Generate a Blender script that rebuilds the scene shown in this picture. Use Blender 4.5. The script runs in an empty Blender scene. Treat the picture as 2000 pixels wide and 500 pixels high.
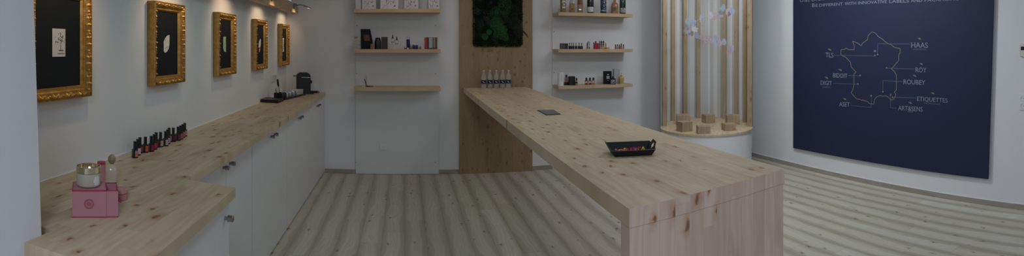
import bpy, bmesh, math, random
from mathutils import Vector, Matrix
random.seed(7)
S = bpy.context.scene
COL = S.collection
PI = math.pi
EYE = 1.6                      # camera height
# ------------------------------------------------------------------ camera
cam = bpy.data.cameras.new('camera'); camo = bpy.data.objects.new('camera', cam); COL.objects.link(camo)
S.render.engine = 'CYCLES'
cam.type = 'PANO'; cam.panorama_type = 'CENTRAL_CYLINDRICAL'
cam.central_cylindrical_range_u_min = -0.790; cam.central_cylindrical_range_u_max = 1.210
cam.central_cylindrical_range_v_min = -0.410; cam.central_cylindrical_range_v_max = 0.090
cam.central_cylindrical_radius = 1.0
cam.clip_start = 0.02
camo.location = (0, 0, EYE); camo.rotation_euler = (PI/2, 0, 0)
S.camera = camo
# ------------------------------------------------------------------ colour management and world
S.view_settings.view_transform = 'Standard'; S.view_settings.look = 'None'
S.view_settings.gamma = 1; S.view_settings.use_curve_mapping = False
S.view_settings.exposure = -0.06
W = bpy.data.worlds.new('daylight'); S.world = W; W.use_nodes = True
bg = W.node_tree.nodes['Background']; bg.inputs[0].default_value = (0.62, 0.76, 1, 1); bg.inputs[1].default_value = 0.03
# ------------------------------------------------------------------ lights
def area(name, loc, rot, sx, sy, power, color, spread=PI):
    l = bpy.data.lights.new(name, 'AREA'); l.shape = 'RECTANGLE'; l.size = sx; l.size_y = sy
    l.energy = power; l.color = color; l.spread = spread
    o = bpy.data.objects.new(name, l); COL.objects.link(o); o.location = loc; o.rotation_euler = rot
    return o
CEIL = 2.85
LIGHTS = {'window_daylight': (1.8, (1.0, 1.0, 1.0)),
          'ceiling_light_aw': (55.87, (0.653, 0.753, 1.0)),
          'ceiling_light_ax': (0.36, (1.0, 1.0, 1.0)),
          'ceiling_light_ay': (4.02, (0.463, 1.0, 0.973)),
          'ceiling_light_az': (4.24, (1.0, 0.838, 0.748)),
          'ceiling_light_bw': (0.36, (1.0, 1.0, 1.0)),
          'ceiling_light_bx': (0.36, (1.0, 1.0, 1.0)),
          'ceiling_light_by': (9.46, (0.947, 0.875, 1.0)),
          'ceiling_light_bz': (0.36, (1.0, 1.0, 1.0)),
          'ceiling_light_cw': (0.36, (1.0, 1.0, 1.0)),
          'ceiling_light_cx': (0.36, (1.0, 1.0, 1.0)),
          'ceiling_light_cy': (0.36, (1.0, 1.0, 1.0)),
          'ceiling_light_cz': (0.56, (1.0, 0.0, 0.0)),
          'wall_fill_a': (3.76, (0.837, 0.87, 1.0)),
          'wall_fill_b': (40.38, (0.81, 0.921, 1.0)),
          'wall_fill_c': (0.36, (1.0, 1.0, 1.0)),
          'entrance_fill': (0.36, (1.0, 1.0, 1.0))}
area('window_daylight', (2.6, -2.85, 1.45), (PI/2, 0, 0), 3.9, 2.2, *LIGHTS['window_daylight'])
for k, (x, y) in {'ceiling_light_%s%s' % (c, r): (x, y) for c, x in zip('abc', (0.1, 1.9, 3.7)) for r, y in zip('wxyz', (-1.0, 1.2, 3.2, 5.2))}.items():
    area(k, (x, y, CEIL-0.03), (0, 0, 0), 0.6, 0.6, *LIGHTS.get(k, (12, (1, 1, 1))))
area('wall_fill_a', (2.6, 4.9, CEIL-0.06), (math.radians(35), 0, math.radians(-35)), 0.5, 0.3, *LIGHTS.get('wall_fill_a', (12, (1, 1, 1))))  # unseen fill lamp added to brighten the back right corner
area('wall_fill_b', (3.2, 3.6, CEIL-0.06), (0, math.radians(-40), 0), 0.5, 0.3, *LIGHTS.get('wall_fill_b', (12, (1, 1, 1))))  # added fill, out of view, to lift the right wall
area('wall_fill_c', (3.2, 1.6, CEIL-0.06), (0, math.radians(-40), 0), 0.5, 0.3, *LIGHTS.get('wall_fill_c', (12, (1, 1, 1))))  # unseen fill added for the near part of the right wall
area('wall_fill_d', (3.2, 4.9, CEIL-0.06), (math.radians(48), 0, 0), 0.4, 0.3, *LIGHTS.get('wall_fill_d', (4.5, (.95, .98, 1))))  # fill lamp added to brighten the back wall beside the podium
area('entrance_fill', (1.6, -1.6, CEIL-0.06), (math.radians(45), 0, 0), 1.0, 0.5, *LIGHTS.get('entrance_fill', (12, (1, 1, 1))))  # unseen fill added behind the camera, aimed into the room

# ------------------------------------------------------------------ pixel -> world
def dr(px): t = (px-790)/1000; return math.sin(t), math.cos(t)
def at_h(px, py, z):           # on a horizontal plane
    s, c = dr(px); r = (EYE-z)*1000/(py-90); return Vector((s*r, c*r, z))
def at_y(px, py, Y):
    s, c = dr(px); r = Y/c; return Vector((s*r, Y, EYE+(90-py)/1000*r))
def at_x(px, py, X):
    s, c = dr(px); r = X/s; return Vector((X, c*r, EYE+(90-py)/1000*r))
def wall_x(y): return -1.415-0.0135*y
# ------------------------------------------------------------------ materials
MATS = {}
def mat(name, col, rough=0.5, metal=0.0, spec=0.5, trans=0.0, ior=1.45, alpha=1.0, bump=None, coat=0.0):
    if name in MATS: return MATS[name]
    m = bpy.data.materials.new(name); m.use_nodes = True; MATS[name] = m
    nt = m.node_tree; b = nt.nodes['Principled BSDF']
    b.inputs['Base Color'].default_value = (*col, 1); b.inputs['Roughness'].default_value = rough
    b.inputs['Metallic'].default_value = metal; b.inputs['Specular IOR Level'].default_value = spec
    b.inputs['Transmission Weight'].default_value = trans; b.inputs['IOR'].default_value = ior
    b.inputs['Alpha'].default_value = alpha; b.inputs['Coat Weight'].default_value = coat
    tc = nt.nodes.new('ShaderNodeTexCoord'); n = nt.nodes.new('ShaderNodeTexNoise')
    n.inputs['Scale'].default_value = bump[0] if bump else 60; n.inputs['Detail'].default_value = 4
    nt.links.new(tc.outputs['Object'], n.inputs['Vector'])
    if bump:
        bp = nt.nodes.new('ShaderNodeBump'); bp.inputs['Strength'].default_value = bump[1]; bp.inputs['Distance'].default_value = bump[2]
        nt.links.new(n.outputs[0], bp.inputs['Height']); nt.links.new(bp.outputs[0], b.inputs['Normal'])
    mr = nt.nodes.new('ShaderNodeMapRange'); mr.inputs[3].default_value = max(0.0, rough-0.04); mr.inputs[4].default_value = min(1, rough+0.04)
    nt.links.new(n.outputs[0], mr.inputs[0]); nt.links.new(mr.outputs[0], b.inputs['Roughness'])
    return m
class NG:                      # small node-building helper
    def __init__(s, nt): s.nt = nt
    def n(s, t, **k):
        o = s.nt.nodes.new('ShaderNode'+t)
        for a, v in k.items(): setattr(o, a, v)
        return o
    def set(s, sock, v):
        if isinstance(v, bpy.types.NodeSocket): s.nt.links.new(v, sock)
        else: sock.default_value = v
    def m(s, op, a, b=0.0, c=0.0):
        o = s.n('Math', operation=op); s.set(o.inputs[0], a); s.set(o.inputs[1], b); s.set(o.inputs[2], c); return o.outputs[0]
    def comb(s, x, y, z):
        o = s.n('CombineXYZ'); s.set(o.inputs[0], x); s.set(o.inputs[1], y); s.set(o.inputs[2], z); return o.outputs[0]
    def mix(s, f, a, b, mode='MIX'):
        o = s.n('Mix', data_type='RGBA', blend_type=mode); s.set(o.inputs[0], f)
        s.set(o.inputs[6], (*a, 1) if isinstance(a, tuple) else a); s.set(o.inputs[7], (*b, 1) if isinstance(b, tuple) else b); return o.outputs[2]
    def noise(s, v, scale=1, detail=2, rough=0.5):
        o = s.n('TexNoise'); s.set(o.inputs['Vector'], v); o.inputs['Scale'].default_value = scale
        o.inputs['Detail'].default_value = detail; o.inputs['Roughness'].default_value = rough; return o.outputs[0]
    def smooth(s, v, a, b, lo=0.0, hi=1.0):
        o = s.n('MapRange', interpolation_type='SMOOTHSTEP'); s.set(o.inputs[0], v); o.inputs[1].default_value = a; o.inputs[2].default_value = b
        o.inputs[3].default_value = lo; o.inputs[4].default_value = hi; return o.outputs[0]
def wood(name, ua, va, width, length, cols, knotcol, knots=0.35, grain=0.25, rough=0.45, floor=False, kscale=(9, 4.5), blotch=0.5):
    halo = tuple(min(1, k*1.25+.08) for k in knotcol)
    m = bpy.data.materials.new(name); m.use_nodes = True; g = NG(m.node_tree); b = m.node_tree.nodes['Principled BSDF']
    sp = g.n('SeparateXYZ'); tc = g.n('TexCoord'); m.node_tree.links.new(tc.outputs['Object'], sp.inputs[0])
    u = sp.outputs[ua]; v = sp.outputs[va]
    ur = g.m('DIVIDE', u, width); row = g.m('FLOOR', ur); fu = g.m('SUBTRACT', ur, row)
    w1 = g.n('TexWhiteNoise', noise_dimensions='1D'); g.set(w1.inputs['W'], row)
    vr = g.m('ADD', g.m('DIVIDE', v, length), g.m('MULTIPLY', w1.outputs[0], 9.0)); colm = g.m('FLOOR', vr); fv = g.m('SUBTRACT', vr, colm)
    w2 = g.n('TexWhiteNoise', noise_dimensions='2D'); g.set(w2.inputs['Vector'], g.comb(row, colm, 0.0))
    rid = w2.outputs[0]; ofs = g.m('MULTIPLY', rid, 37.0)
    wd = g.noise(g.comb(g.m('MULTIPLY', u, 5.0), g.m('MULTIPLY', v, 1.3), ofs), 1, 2)
    # growth rings
    ph = g.m('ADD', g.m('MULTIPLY', fu, 26.0 if floor else 9.0), g.m('MULTIPLY', wd, 34.0 if floor else 46.0))
    ring = g.m('MULTIPLY_ADD', g.m('SINE', ph), 0.5, 0.5)
    fine = g.noise(g.comb(g.m('MULTIPLY', u, 260.0 if floor else 110.0), g.m('MULTIPLY', v, 6.0), ofs), 1, 3)
    gr = g.m('ADD', g.m('MULTIPLY', ring, 0.45), g.m('MULTIPLY', fine, 0.75))
    ramp = g.n('ValToRGB'); g.set(ramp.inputs[0], rid); e = ramp.color_ramp.elements
    e[0].color = (*cols[0], 1); e[1].color = (*cols[-1], 1)
    for i, c in enumerate(cols[1:-1]):
        q = e.new((i+1)/(len(cols)-1)); q.color = (*c, 1)
    base = ramp.outputs[0]
    dark = g.mix(1.0, base, (0.62, 0.5, 0.42) if not floor else (0.66, 0.62, 0.58), 'MULTIPLY')
    c = g.mix(g.m('MULTIPLY', g.smooth(gr, 0.2, 0.95), grain), base, dark)
    if floor:                  # darker board flanks, pale figured heart, pale grain lines
        edge = g.m('ABSOLUTE', g.m('SUBTRACT', g.m('ADD', fu, g.m('MULTIPLY_ADD', wd, 0.5, -0.25)), 0.5))
        c = g.mix(g.m('MULTIPLY', g.smooth(edge, 0.16, 0.5), 0.55), c, g.mix(1.0, base, (0.50, 0.46, 0.38), 'MULTIPLY'))
        line = g.smooth(ring, 0.82, 1.0)
        c = g.mix(g.m('MULTIPLY', g.m('MULTIPLY', line, g.smooth(edge, 0.0, 0.35, 1, 0)), 0.28), c, (0.78, 0.76, 0.68))
    # warm blotches
    bl = g.smooth(g.noise(g.comb(g.m('MULTIPLY', u, 9.0), g.m('MULTIPLY', v, 3.0), ofs), 1, 2), 0.58, 0.78)
    c = g.mix(g.m('MULTIPLY', bl, blotch), c, g.mix(1.0, base, knotcol, 'MULTIPLY'))
    # knots
    vo = g.n('TexVoronoi', voronoi_dimensions='2D'); vo.inputs['Scale'].default_value = 1
    nz = g.noise(g.comb(g.m('MULTIPLY', u, 30.0), g.m('MULTIPLY', v, 30.0), 0.0), 1, 2)
    g.set(vo.inputs['Vector'], g.comb(g.m('ADD', g.m('MULTIPLY_ADD', nz, 0.30, g.m('MULTIPLY', u, kscale[0])), g.m('MULTIPLY', row, 0.37)), g.m('ADD', g.m('MULTIPLY_ADD', nz, 0.2, g.m('MULTIPLY', v, kscale[1])), g.m('MULTIPLY', rid, 11.0)), 0.0))
    cs = g.n('SeparateColor'); g.set(cs.inputs[0], vo.outputs['Color'])
    gate = g.smooth(cs.outputs[0], 1-knots, 1-knots+0.02)
    siz = g.m('MULTIPLY_ADD', cs.outputs[1], 0.062 if not floor else 0.03, 0.025)
    d = g.m('DIVIDE', vo.outputs['Distance'], siz)
    c = g.mix(g.m('MULTIPLY', g.m('MULTIPLY', g.smooth(d, 0.8, 4.2, 1, 0), gate), 0.60), c, g.mix(1.0, base, halo, 'MULTIPLY'))
    c = g.mix(g.m('MULTIPLY', g.m('MULTIPLY', g.smooth(d, 0.5, 1.5, 1, 0), gate), 0.80), c, g.mix(1.0, knotcol, (0.30, 0.24, 0.2) if not floor else (.3, .28, .26), 'MULTIPLY'))
    # joints
    seam = g.m('MAXIMUM', g.smooth(g.m('MINIMUM', fu, g.m('SUBTRACT', 1.0, fu)), 0.0, 0.012/width*0.1+0.008, 1, 0),
               g.smooth(g.m('MINIMUM', fv, g.m('SUBTRACT', 1.0, fv)), 0.0, 0.0015/length+0.0008, 1, 0))
    c = g.mix(g.m('MULTIPLY', seam, 0.16 if not floor else 0.5), c, g.mix(1.0, c, (0.4, 0.32, 0.26), 'MULTIPLY'))
    g.set(b.inputs['Base Color'], c)
    g.set(b.inputs['Roughness'], g.m('MULTIPLY_ADD', fine, 0.15, rough-0.06))
    bp = g.n('Bump'); bp.inputs['Strength'].default_value = 0.12; bp.inputs['Distance'].default_value = 0.002
    g.set(bp.inputs['Height'], g.m('SUBTRACT', gr, g.m('MULTIPLY', seam, 1.5))); g.set(b.inputs['Normal'], bp.outputs[0])
    MATS[name] = m; return m
FIR = [(0.59, 0.47, 0.30), (0.64, 0.52, 0.345), (0.62, 0.50, 0.32), (0.68, 0.56, 0.385), (0.56, 0.44, 0.275)]
KN = (0.52, 0.30, 0.17)
TOPW = wood('fir_staves_flat', 0, 1, 0.066, 0.46, FIR, KN, 0.62, 0.26, kscale=(8.5, 4.6), blotch=.35)
VERW = wood('fir_staves_pink_lit', 0, 2, 0.066, 0.62, [(a*1.05, b_*1.0, c*1.16) for a, b_, c in FIR], KN, 0.62, 0.26, kscale=(8.5, 5), blotch=0.4)  # pinkish light on the table end is tinted into these colours
WPAN = wood('fir_wall_panel', 0, 2, 0.072, 0.9, [(.305,.215,.108),(.34,.245,.123),(.32,.228,.113),(.355,.258,.13)], (.46,.30,.19), 0.55, 0.22, kscale=(11, 8), blotch=0.4)
POST = wood('fir_post', 0, 2, 0.9, 3.0, [(.37,.285,.175),(.41,.315,.20),(.39,.30,.19)], KN, 0.55, 0.3, kscale=(12, 5), blotch=0.3)
BEAMW = wood('oak_beam', 2, 1, 0.3, 2.0, [(0.52, 0.39, 0.25), (0.47, 0.34, 0.21)], KN, 0.0, 0.35, blotch=0.15)
SHELFW = wood('oak_shelf', 1, 0, 0.4, 3.0, [(0.55, 0.40, 0.235), (0.60, 0.44, 0.265)], KN, 0.0, 0.22, blotch=0.1)
FLOORW = wood('bleached_pine_boards', 0, 1, 0.182, 1.25, [(0.58, 0.555, 0.44), (0.61, 0.585, 0.49), (0.56, 0.52, 0.41), (0.66, 0.64, 0.55), (0.59, 0.53, 0.435)],
              (0.34, 0.28, 0.22), 0.36, 0.4, rough=0.5, floor=True, kscale=(8, 4.2), blotch=0.12)
BASEW = wood('greige_skirting', 2, 1, 0.5, 2.0, [(0.36, 0.33, 0.27), (0.39, 0.36, 0.30)], (.3, .25, .2), 0.0, 0.3, blotch=0.1)
BASEWX = wood('greige_skirting_across', 2, 0, 0.5, 2.0, [(0.36, 0.33, 0.27), (0.39, 0.36, 0.30)], (.3, .25, .2), 0.0, 0.3, blotch=0.1)
WHITE = mat('white_wall_paint', (0.78, 0.78, 0.785), 0.85, bump=(90, 0.12, 0.002))
CEILM = mat('ceiling_paint', (0.80, 0.80, 0.79), 0.9)
PANEL = mat('white_melamine', (0.74, 0.745, 0.74), 0.45)
CABW = mat('white_cabinet_laminate', (0.74, 0.745, 0.74), 0.4)
CARC = mat('dark_plinth', (0.06, 0.06, 0.06), 0.6)
CHROME = mat('brushed_nickel', (0.36, 0.35, 0.34), 0.3, 1.0)
STEEL = mat('dark_steel', (0.30, 0.30, 0.30), 0.35, 1.0)
SILVER = mat('silver', (0.75, 0.75, 0.76), 0.2, 1.0)
GOLDL = mat('polished_gold', (0.78, 0.70, 0.52), 0.14, 1.0)
BLACK = mat('black_plastic', (0.012, 0.013, 0.015), 0.35)
BLACKM = mat('black_matte', (0.007, 0.010, 0.014), 0.75, spec=.3)
NAVYB = mat('black_leatherette', (0.010, 0.011, 0.014), 0.45)
PLWHITE = mat('white_plastic', (0.80, 0.80, 0.79), 0.35)
SHOWG = mat('clear_acrylic', (0.93, 0.95, 0.96), 0.03, trans=0.0, alpha=0.16)
GLASS = mat('clear_glass', (0.95, 0.97, 0.98), 0.02, alpha=0.22)
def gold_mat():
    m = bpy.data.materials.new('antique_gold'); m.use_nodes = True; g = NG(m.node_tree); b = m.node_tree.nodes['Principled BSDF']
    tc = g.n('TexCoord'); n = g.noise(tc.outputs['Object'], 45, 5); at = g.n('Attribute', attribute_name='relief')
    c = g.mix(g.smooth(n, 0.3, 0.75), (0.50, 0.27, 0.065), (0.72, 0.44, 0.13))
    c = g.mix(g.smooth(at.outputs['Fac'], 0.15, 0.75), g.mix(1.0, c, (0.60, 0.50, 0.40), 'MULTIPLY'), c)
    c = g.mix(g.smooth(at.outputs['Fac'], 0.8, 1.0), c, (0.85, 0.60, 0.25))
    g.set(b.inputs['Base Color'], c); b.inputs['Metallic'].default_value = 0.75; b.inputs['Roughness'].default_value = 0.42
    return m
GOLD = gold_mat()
NAVY = mat('navy_panel', (0.0165, 0.023, 0.060), 0.65, spec=.35)
# ------------------------------------------------------------------ mesh building
class MB:
    def __init__(s): s.v = []; s.f = []; s.mi = []
    def add(s, vs, fs, m=0):
        o = len(s.v); s.v += [tuple(q) for q in vs]; s.f += [tuple(o+i for i in f) for f in fs]; s.mi += [m]*len(fs); return s
    def box(s, x0, x1, y0, y1, z0, z1, m=0, M=None):
        vs = [Vector((x, y, z)) for x in (x0, x1) for y in (y0, y1) for z in (z0, z1)]
        if M is not None: vs = [M @ q for q in vs]
        return s.add(vs, [(0, 1, 3, 2), (4, 6, 7, 5), (0, 4, 5, 1), (2, 3, 7, 6), (0, 2, 6, 4), (1, 5, 7, 3)], m)
    def prism(s, pts, z0, z1, m=0, M=None):          # ccw outline in xy
        n = len(pts); vs = [Vector((p[0], p[1], z)) for z in (z0, z1) for p in pts]
        if M is not None: vs = [M @ q for q in vs]
        return s.add(vs, [tuple(range(n-1, -1, -1)), tuple(range(n, 2*n))]+[(i, (i+1) % n, n+(i+1) % n, n+i) for i in range(n)], m)
    def lathe(s, prof, c=(0, 0, 0), n=24, m=0, sx=1, sy=1, sq=0, M=None):   # prof: (r, z); sq: superellipse squareness
        vs = []; k = len(prof)
        for r, z in prof:
            for i in range(n):
                a = 2*PI*(i+0.5)/n; ca, sa = math.cos(a), math.sin(a)
                q = 1.0
                if sq: q = 1/((abs(ca)**sq+abs(sa)**sq)**(1/sq))
                p = Vector((c[0]+r*q*ca*sx, c[1]+r*q*sa*sy, c[2]+z)); vs.append(M @ p if M is not None else p)
        fs = [(j*n+i, j*n+(i+1) % n, (j+1)*n+(i+1) % n, (j+1)*n+i) for j in range(k-1) for i in range(n)]
        fs += [tuple(range(n-1, -1, -1)), tuple(range((k-1)*n, k*n))]
        return s.add(vs, fs, m)
    def tube(s, pts, r, n=8, m=0):
        pts = [Vector(p) for p in pts]; vs = []; up = None
        for i, p in enumerate(pts):
            t = (pts[min(i+1, len(pts)-1)]-pts[max(i-1, 0)]).normalized()
            if up is None: up = t.orthogonal().normalized()
            a = (up-t*up.dot(t)).normalized(); up = a; b = t.cross(a)
            rr = r[i] if isinstance(r, (list, tuple)) else r
            vs += [p+a*math.cos(2*PI*k/n)*rr+b*math.sin(2*PI*k/n)*rr for k in range(n)]
        fs = [(j*n+i, j*n+(i+1) % n, (j+1)*n+(i+1) % n, (j+1)*n+i) for j in range(len(pts)-1) for i in range(n)]
        fs += [tuple(range(n-1, -1, -1)), tuple(range((len(pts)-1)*n, len(pts)*n))]
        return s.add(vs, fs, m)
    def build(s, name, mats, parent=None, bevel=0, smooth=None, loc=None):
        me = bpy.data.meshes.new(name); me.from_pydata(s.v, [], s.f)
        for m in (mats if isinstance(mats, (list, tuple)) else [mats]): me.materials.append(m)
        me.polygons.foreach_set('material_index', s.mi); me.update()
        bm = bmesh.new(); bm.from_mesh(me); bmesh.ops.recalc_face_normals(bm, faces=bm.faces); bm.to_mesh(me); bm.free()
        o = bpy.data.objects.new(name, me); COL.objects.link(o)
        if parent: o.parent = parent
        if loc: o.location = loc
        if smooth is not None:
            me.polygons.foreach_set('use_smooth', [True]*len(me.polygons)); me.set_sharp_from_angle(angle=math.radians(smooth))
        if bevel:
            b = o.modifiers.new('bevel', 'BEVEL'); b.width = bevel; b.segments = 2; b.limit_method = 'ANGLE'; b.angle_limit = math.radians(40)
        return o
def tag(o, label=None, cat=None, group=None, kind=None):
    if label: o['label'] = label
    if cat: o['category'] = cat
    if group: o['group'] = group
    if kind: o['kind'] = kind
    return o
def thing(name, label, cat, loc=(0, 0, 0), rz=0, group=None):
    o = bpy.data.objects.new(name, None); o.empty_display_size = 0.05; COL.objects.link(o); o.location = loc; o.rotation_euler = (0, 0, rz)
    return tag(o, label, cat, group)
def copy_tree(o, parent=None):
    c = o.copy(); COL.objects.link(c); c.parent = parent
    for ch in list(o.children): copy_tree(ch, c)
    return c
def ortho(c, r, p): return (c, r, p)
def seg(name, mats, parent, **k): return None
def facing(p):                 # rotation about z whose local -y looks at the camera
    return math.atan2(p[0], p[1])*-1

# ================================================================== the room
NR, NY = 4.68, 6.40
MB().box(-1.9, NR+.2, -3.2, NY+.2, -0.12, 0.0).build('floor', FLOORW)['kind'] = 'structure'
MB().box(-1.9, NR+.2, -3.2, NY+.2, CEIL, CEIL+.12).build('ceiling', CEILM)['kind'] = 'structure'
MB().box(-1.9, NR+.2, NY, NY+.2, 0, CEIL).build('wall_back', WHITE)['kind'] = 'structure'
MB().box(NR, NR+.2, -3.2, NY, 0, CEIL).build('wall_right', WHITE)['kind'] = 'structure'
MB().prism([(-1.9, 1.0), (wall_x(1.0), 1.0), (wall_x(6.4), 6.4), (-1.9, 6.4)], 0, CEIL).build('wall_left', WHITE)['kind'] = 'structure'
w = MB(); w.add([(-1.9, -3.0, 0), (-1.032, -3.0, 0), (-1.032, 1.253, 0), (-1.9, 1.253, 0), (-1.9, -3.0, CEIL), (-1.032, -3.0, CEIL), (-1.032, 1.112, CEIL), (-1.9, 1.112, CEIL)],
                [(3, 2, 1, 0), (4, 5, 6, 7), (0, 1, 5, 4), (1, 2, 6, 5), (2, 3, 7, 6), (3, 0, 4, 7)])
w.build('wall_entrance', WHITE)['kind'] = 'structure'
# wall behind the camera with its shop window openings
w = MB(); Y0, Y1 = -3.2, -3.0
w.box(-1.9, 0.6, Y0, Y1, 0, CEIL); w.box(4.6, NR+.2, Y0, Y1, 0, CEIL); w.box(0.6, 4.6, Y0, Y1, 0, 0.3); w.box(0.6, 4.6, Y0, Y1, 2.6, CEIL); w.box(2.55, 2.65, Y0, Y1, 0.3, 2.6)
w.build('wall_front', WHITE)['kind'] = 'structure'
# skirting
def sk(name, x0, x1, y0, y1, m):
    b = MB(); b.box(x0, x1, y0, y1, 0, 0.052); o = b.build(name, m); o['kind'] = 'structure'
sk('baseboard_back', -1.0, -0.611, NY-0.014, NY, BASEWX)
sk('baseboard_back', 0.431, 0.681, NY-0.014, NY, BASEWX)
sk('baseboard_back', 1.626, 1.893, NY-0.014, NY, BASEWX)
sk('baseboard_back', 2.918, 4.0, NY-0.014, NY, BASEWX)
sk('baseboard_right', NR-0.014, NR, -2.9, 6.0, BASEW)
CAULK = mat('white_caulk', (0.85, 0.86, 0.87), 0.6)
o = MB().box(NR-0.006, NR, -2.9, 6.0, 0.052, 0.058).build('trim_1', CAULK); o['kind'] = 'structure'
o = MB().prism([(wall_x(1.26), 1.26), (wall_x(6.38), 6.38), (wall_x(6.38)+.004, 6.38), (wall_x(1.26)+.004, 1.26)], 1.0152, 1.02).build('trim_2', CAULK); o['kind'] = 'structure'

# ================================================================== worktop and cabinets on the left
HT = 1.015                     # worktop height
w = MB().prism([(-1.034, 1.125), (-0.665, 1.125), (-0.687, 2.005), (-0.930, 2.05), (-0.994, 6.385), (wall_x(6.385)+.003, 6.385), (wall_x(1.26)+.003, 1.26), (-1.030, 1.26)], HT-0.042, HT)
o = w.build('worktop', TOPW, bevel=0.0015); tag(o, 'long pale fir worktop with a stepped out near end along the left wall', 'worktop')
def knob(parent, x, y, z, d=1):
    k = MB(); M = Matrix.Translation((x, y, z)) @ Matrix.Rotation(PI/2, 4, 'Y')
    k.lathe([(0.008, 0), (0.0075, 0.010), (0.013, 0.014), (0.0125, 0.030), (0.0135, 0.034), (0.011, 0.036)], n=20, M=M)
    o = k.build('knob', CHROME, parent, smooth=35); return o
def cabinet(name, y0, y1, x, x_back, label, kn, doors):
    t = thing(name, label, 'cabinet', (x, y0, 0), 0, 'white cabinets under the fir worktop')
    L = y1-y0; bd = MB()
    bd.box(x_back-x, -0.022, 0.0, L, 0.06, HT-0.044); bd.build('body', CABW, t)
    MB().box(x_back-x+.02, -0.05, 0.0, L, 0.0, 0.06).build('plinth', CARC, t)
    n = len(doors)-1
    for i in range(n):
        a, b = doors[i]-y0+0.002, doors[i+1]-y0-0.002
        d = MB().box(-0.021, 0, a, b, 0.012, HT-0.05).build('door', CABW, t, bevel=0.001)
        if kn[i] is not None: knob(d, 0, kn[i]-y0, 0.908)
    return t
FX = -1.012
cabinet('base_cabinet', 2.27, 3.297, FX, -1.40, 'white double door cabinet just beyond the stepped corner of the worktop', [2.735, 2.845], [2.27, 2.79, 3.297])
cabinet('base_cabinet', 3.303, 4.327, FX, -1.42, 'white double door cabinet second beyond the stepped corner', [3.775, 3.885], [3.303, 3.83, 4.327])
cabinet('base_cabinet', 4.333, 5.357, FX, -1.44, 'white double door cabinet below the tray of canisters', [4.80, 4.91], [4.333, 4.855, 5.357])
cabinet('base_cabinet', 5.363, 6.385, FX, -1.46, 'white double door cabinet below the coffee machine at the back wall', [5.83, 5.94], [5.363, 5.885, 6.385])
cabinet('base_cabinet', 1.24, 1.985, -0.708, -1.30, 'deeper white cabinet under the near stepped out end of the worktop', [1.935], [1.24, 1.985])
MB().box(-1.40, FX, 1.99, 2.268, 0.0, HT-0.044).build('filler_panel', CABW)
tag(bpy.data.objects['filler_panel'], 'narrow white filler panel between the deep cabinet and the cabinet row', 'panel')

# ================================================================== the high table
TH = 1.08
t = thing('high_table', 'long high fir table with a full width end leg', 'table', (1.08, 1.55, 0))
P0 = Vector((1.08, 1.55))
def loc2(x, y): return (x-P0.x, y-P0.y)
w = MB().prism([loc2(0.695, 1.48), loc2(1.470, 1.605), loc2(1.53, 6.352), loc2(0.735, 6.352)], TH-0.062, TH)
w.build('tabletop', TOPW, t, bevel=0.0012)
w = MB().prism([loc2(0.697, 1.482), loc2(1.468, 1.607), loc2(1.468, 1.675), loc2(0.697, 1.55)], 0.0, TH-0.0625); w.build('leg', VERW, t, bevel=0.001)
MB().prism([loc2(0.6952, 1.4785), loc2(1.4702, 1.6035), loc2(1.470, 1.6048), loc2(0.695, 1.4798)], TH-0.0615, TH-0.0004).build('end_edge', VERW, t)
# recessed outlet cover
c = [at_h(1048.5, 216, TH), at_h(1081, 215, TH), at_h(1095.5, 224, TH), at_h(1067, 225.6, TH)]
c = [loc2(q.x, q.y) for q in c][::-1]
OUTL = mat('anthracite_cover', (0.055, 0.057, 0.06), 0.45, 0.3)
oc = MB().prism(c, TH, TH+0.004).build('outlet_cover', OUTL, t, bevel=0.001)
ctr = [sum(q[i] for q in c)/4 for i in (0, 1)]
MB().prism([(ctr[0]+(q[0]-ctr[0])*.86, ctr[1]+(q[1]-ctr[1])*.86) for q in c], TH+0.004, TH+0.0055).build('cover_flap', STEEL, oc)

# wood panel, moss picture
o = MB().box(0.683, 1.624, 6.36, NY, 0, CEIL-.02).build('fir_wall_board', WPAN); tag(o, 'tall fir panel on the back wall behind the high table', 'wall panel')

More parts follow.
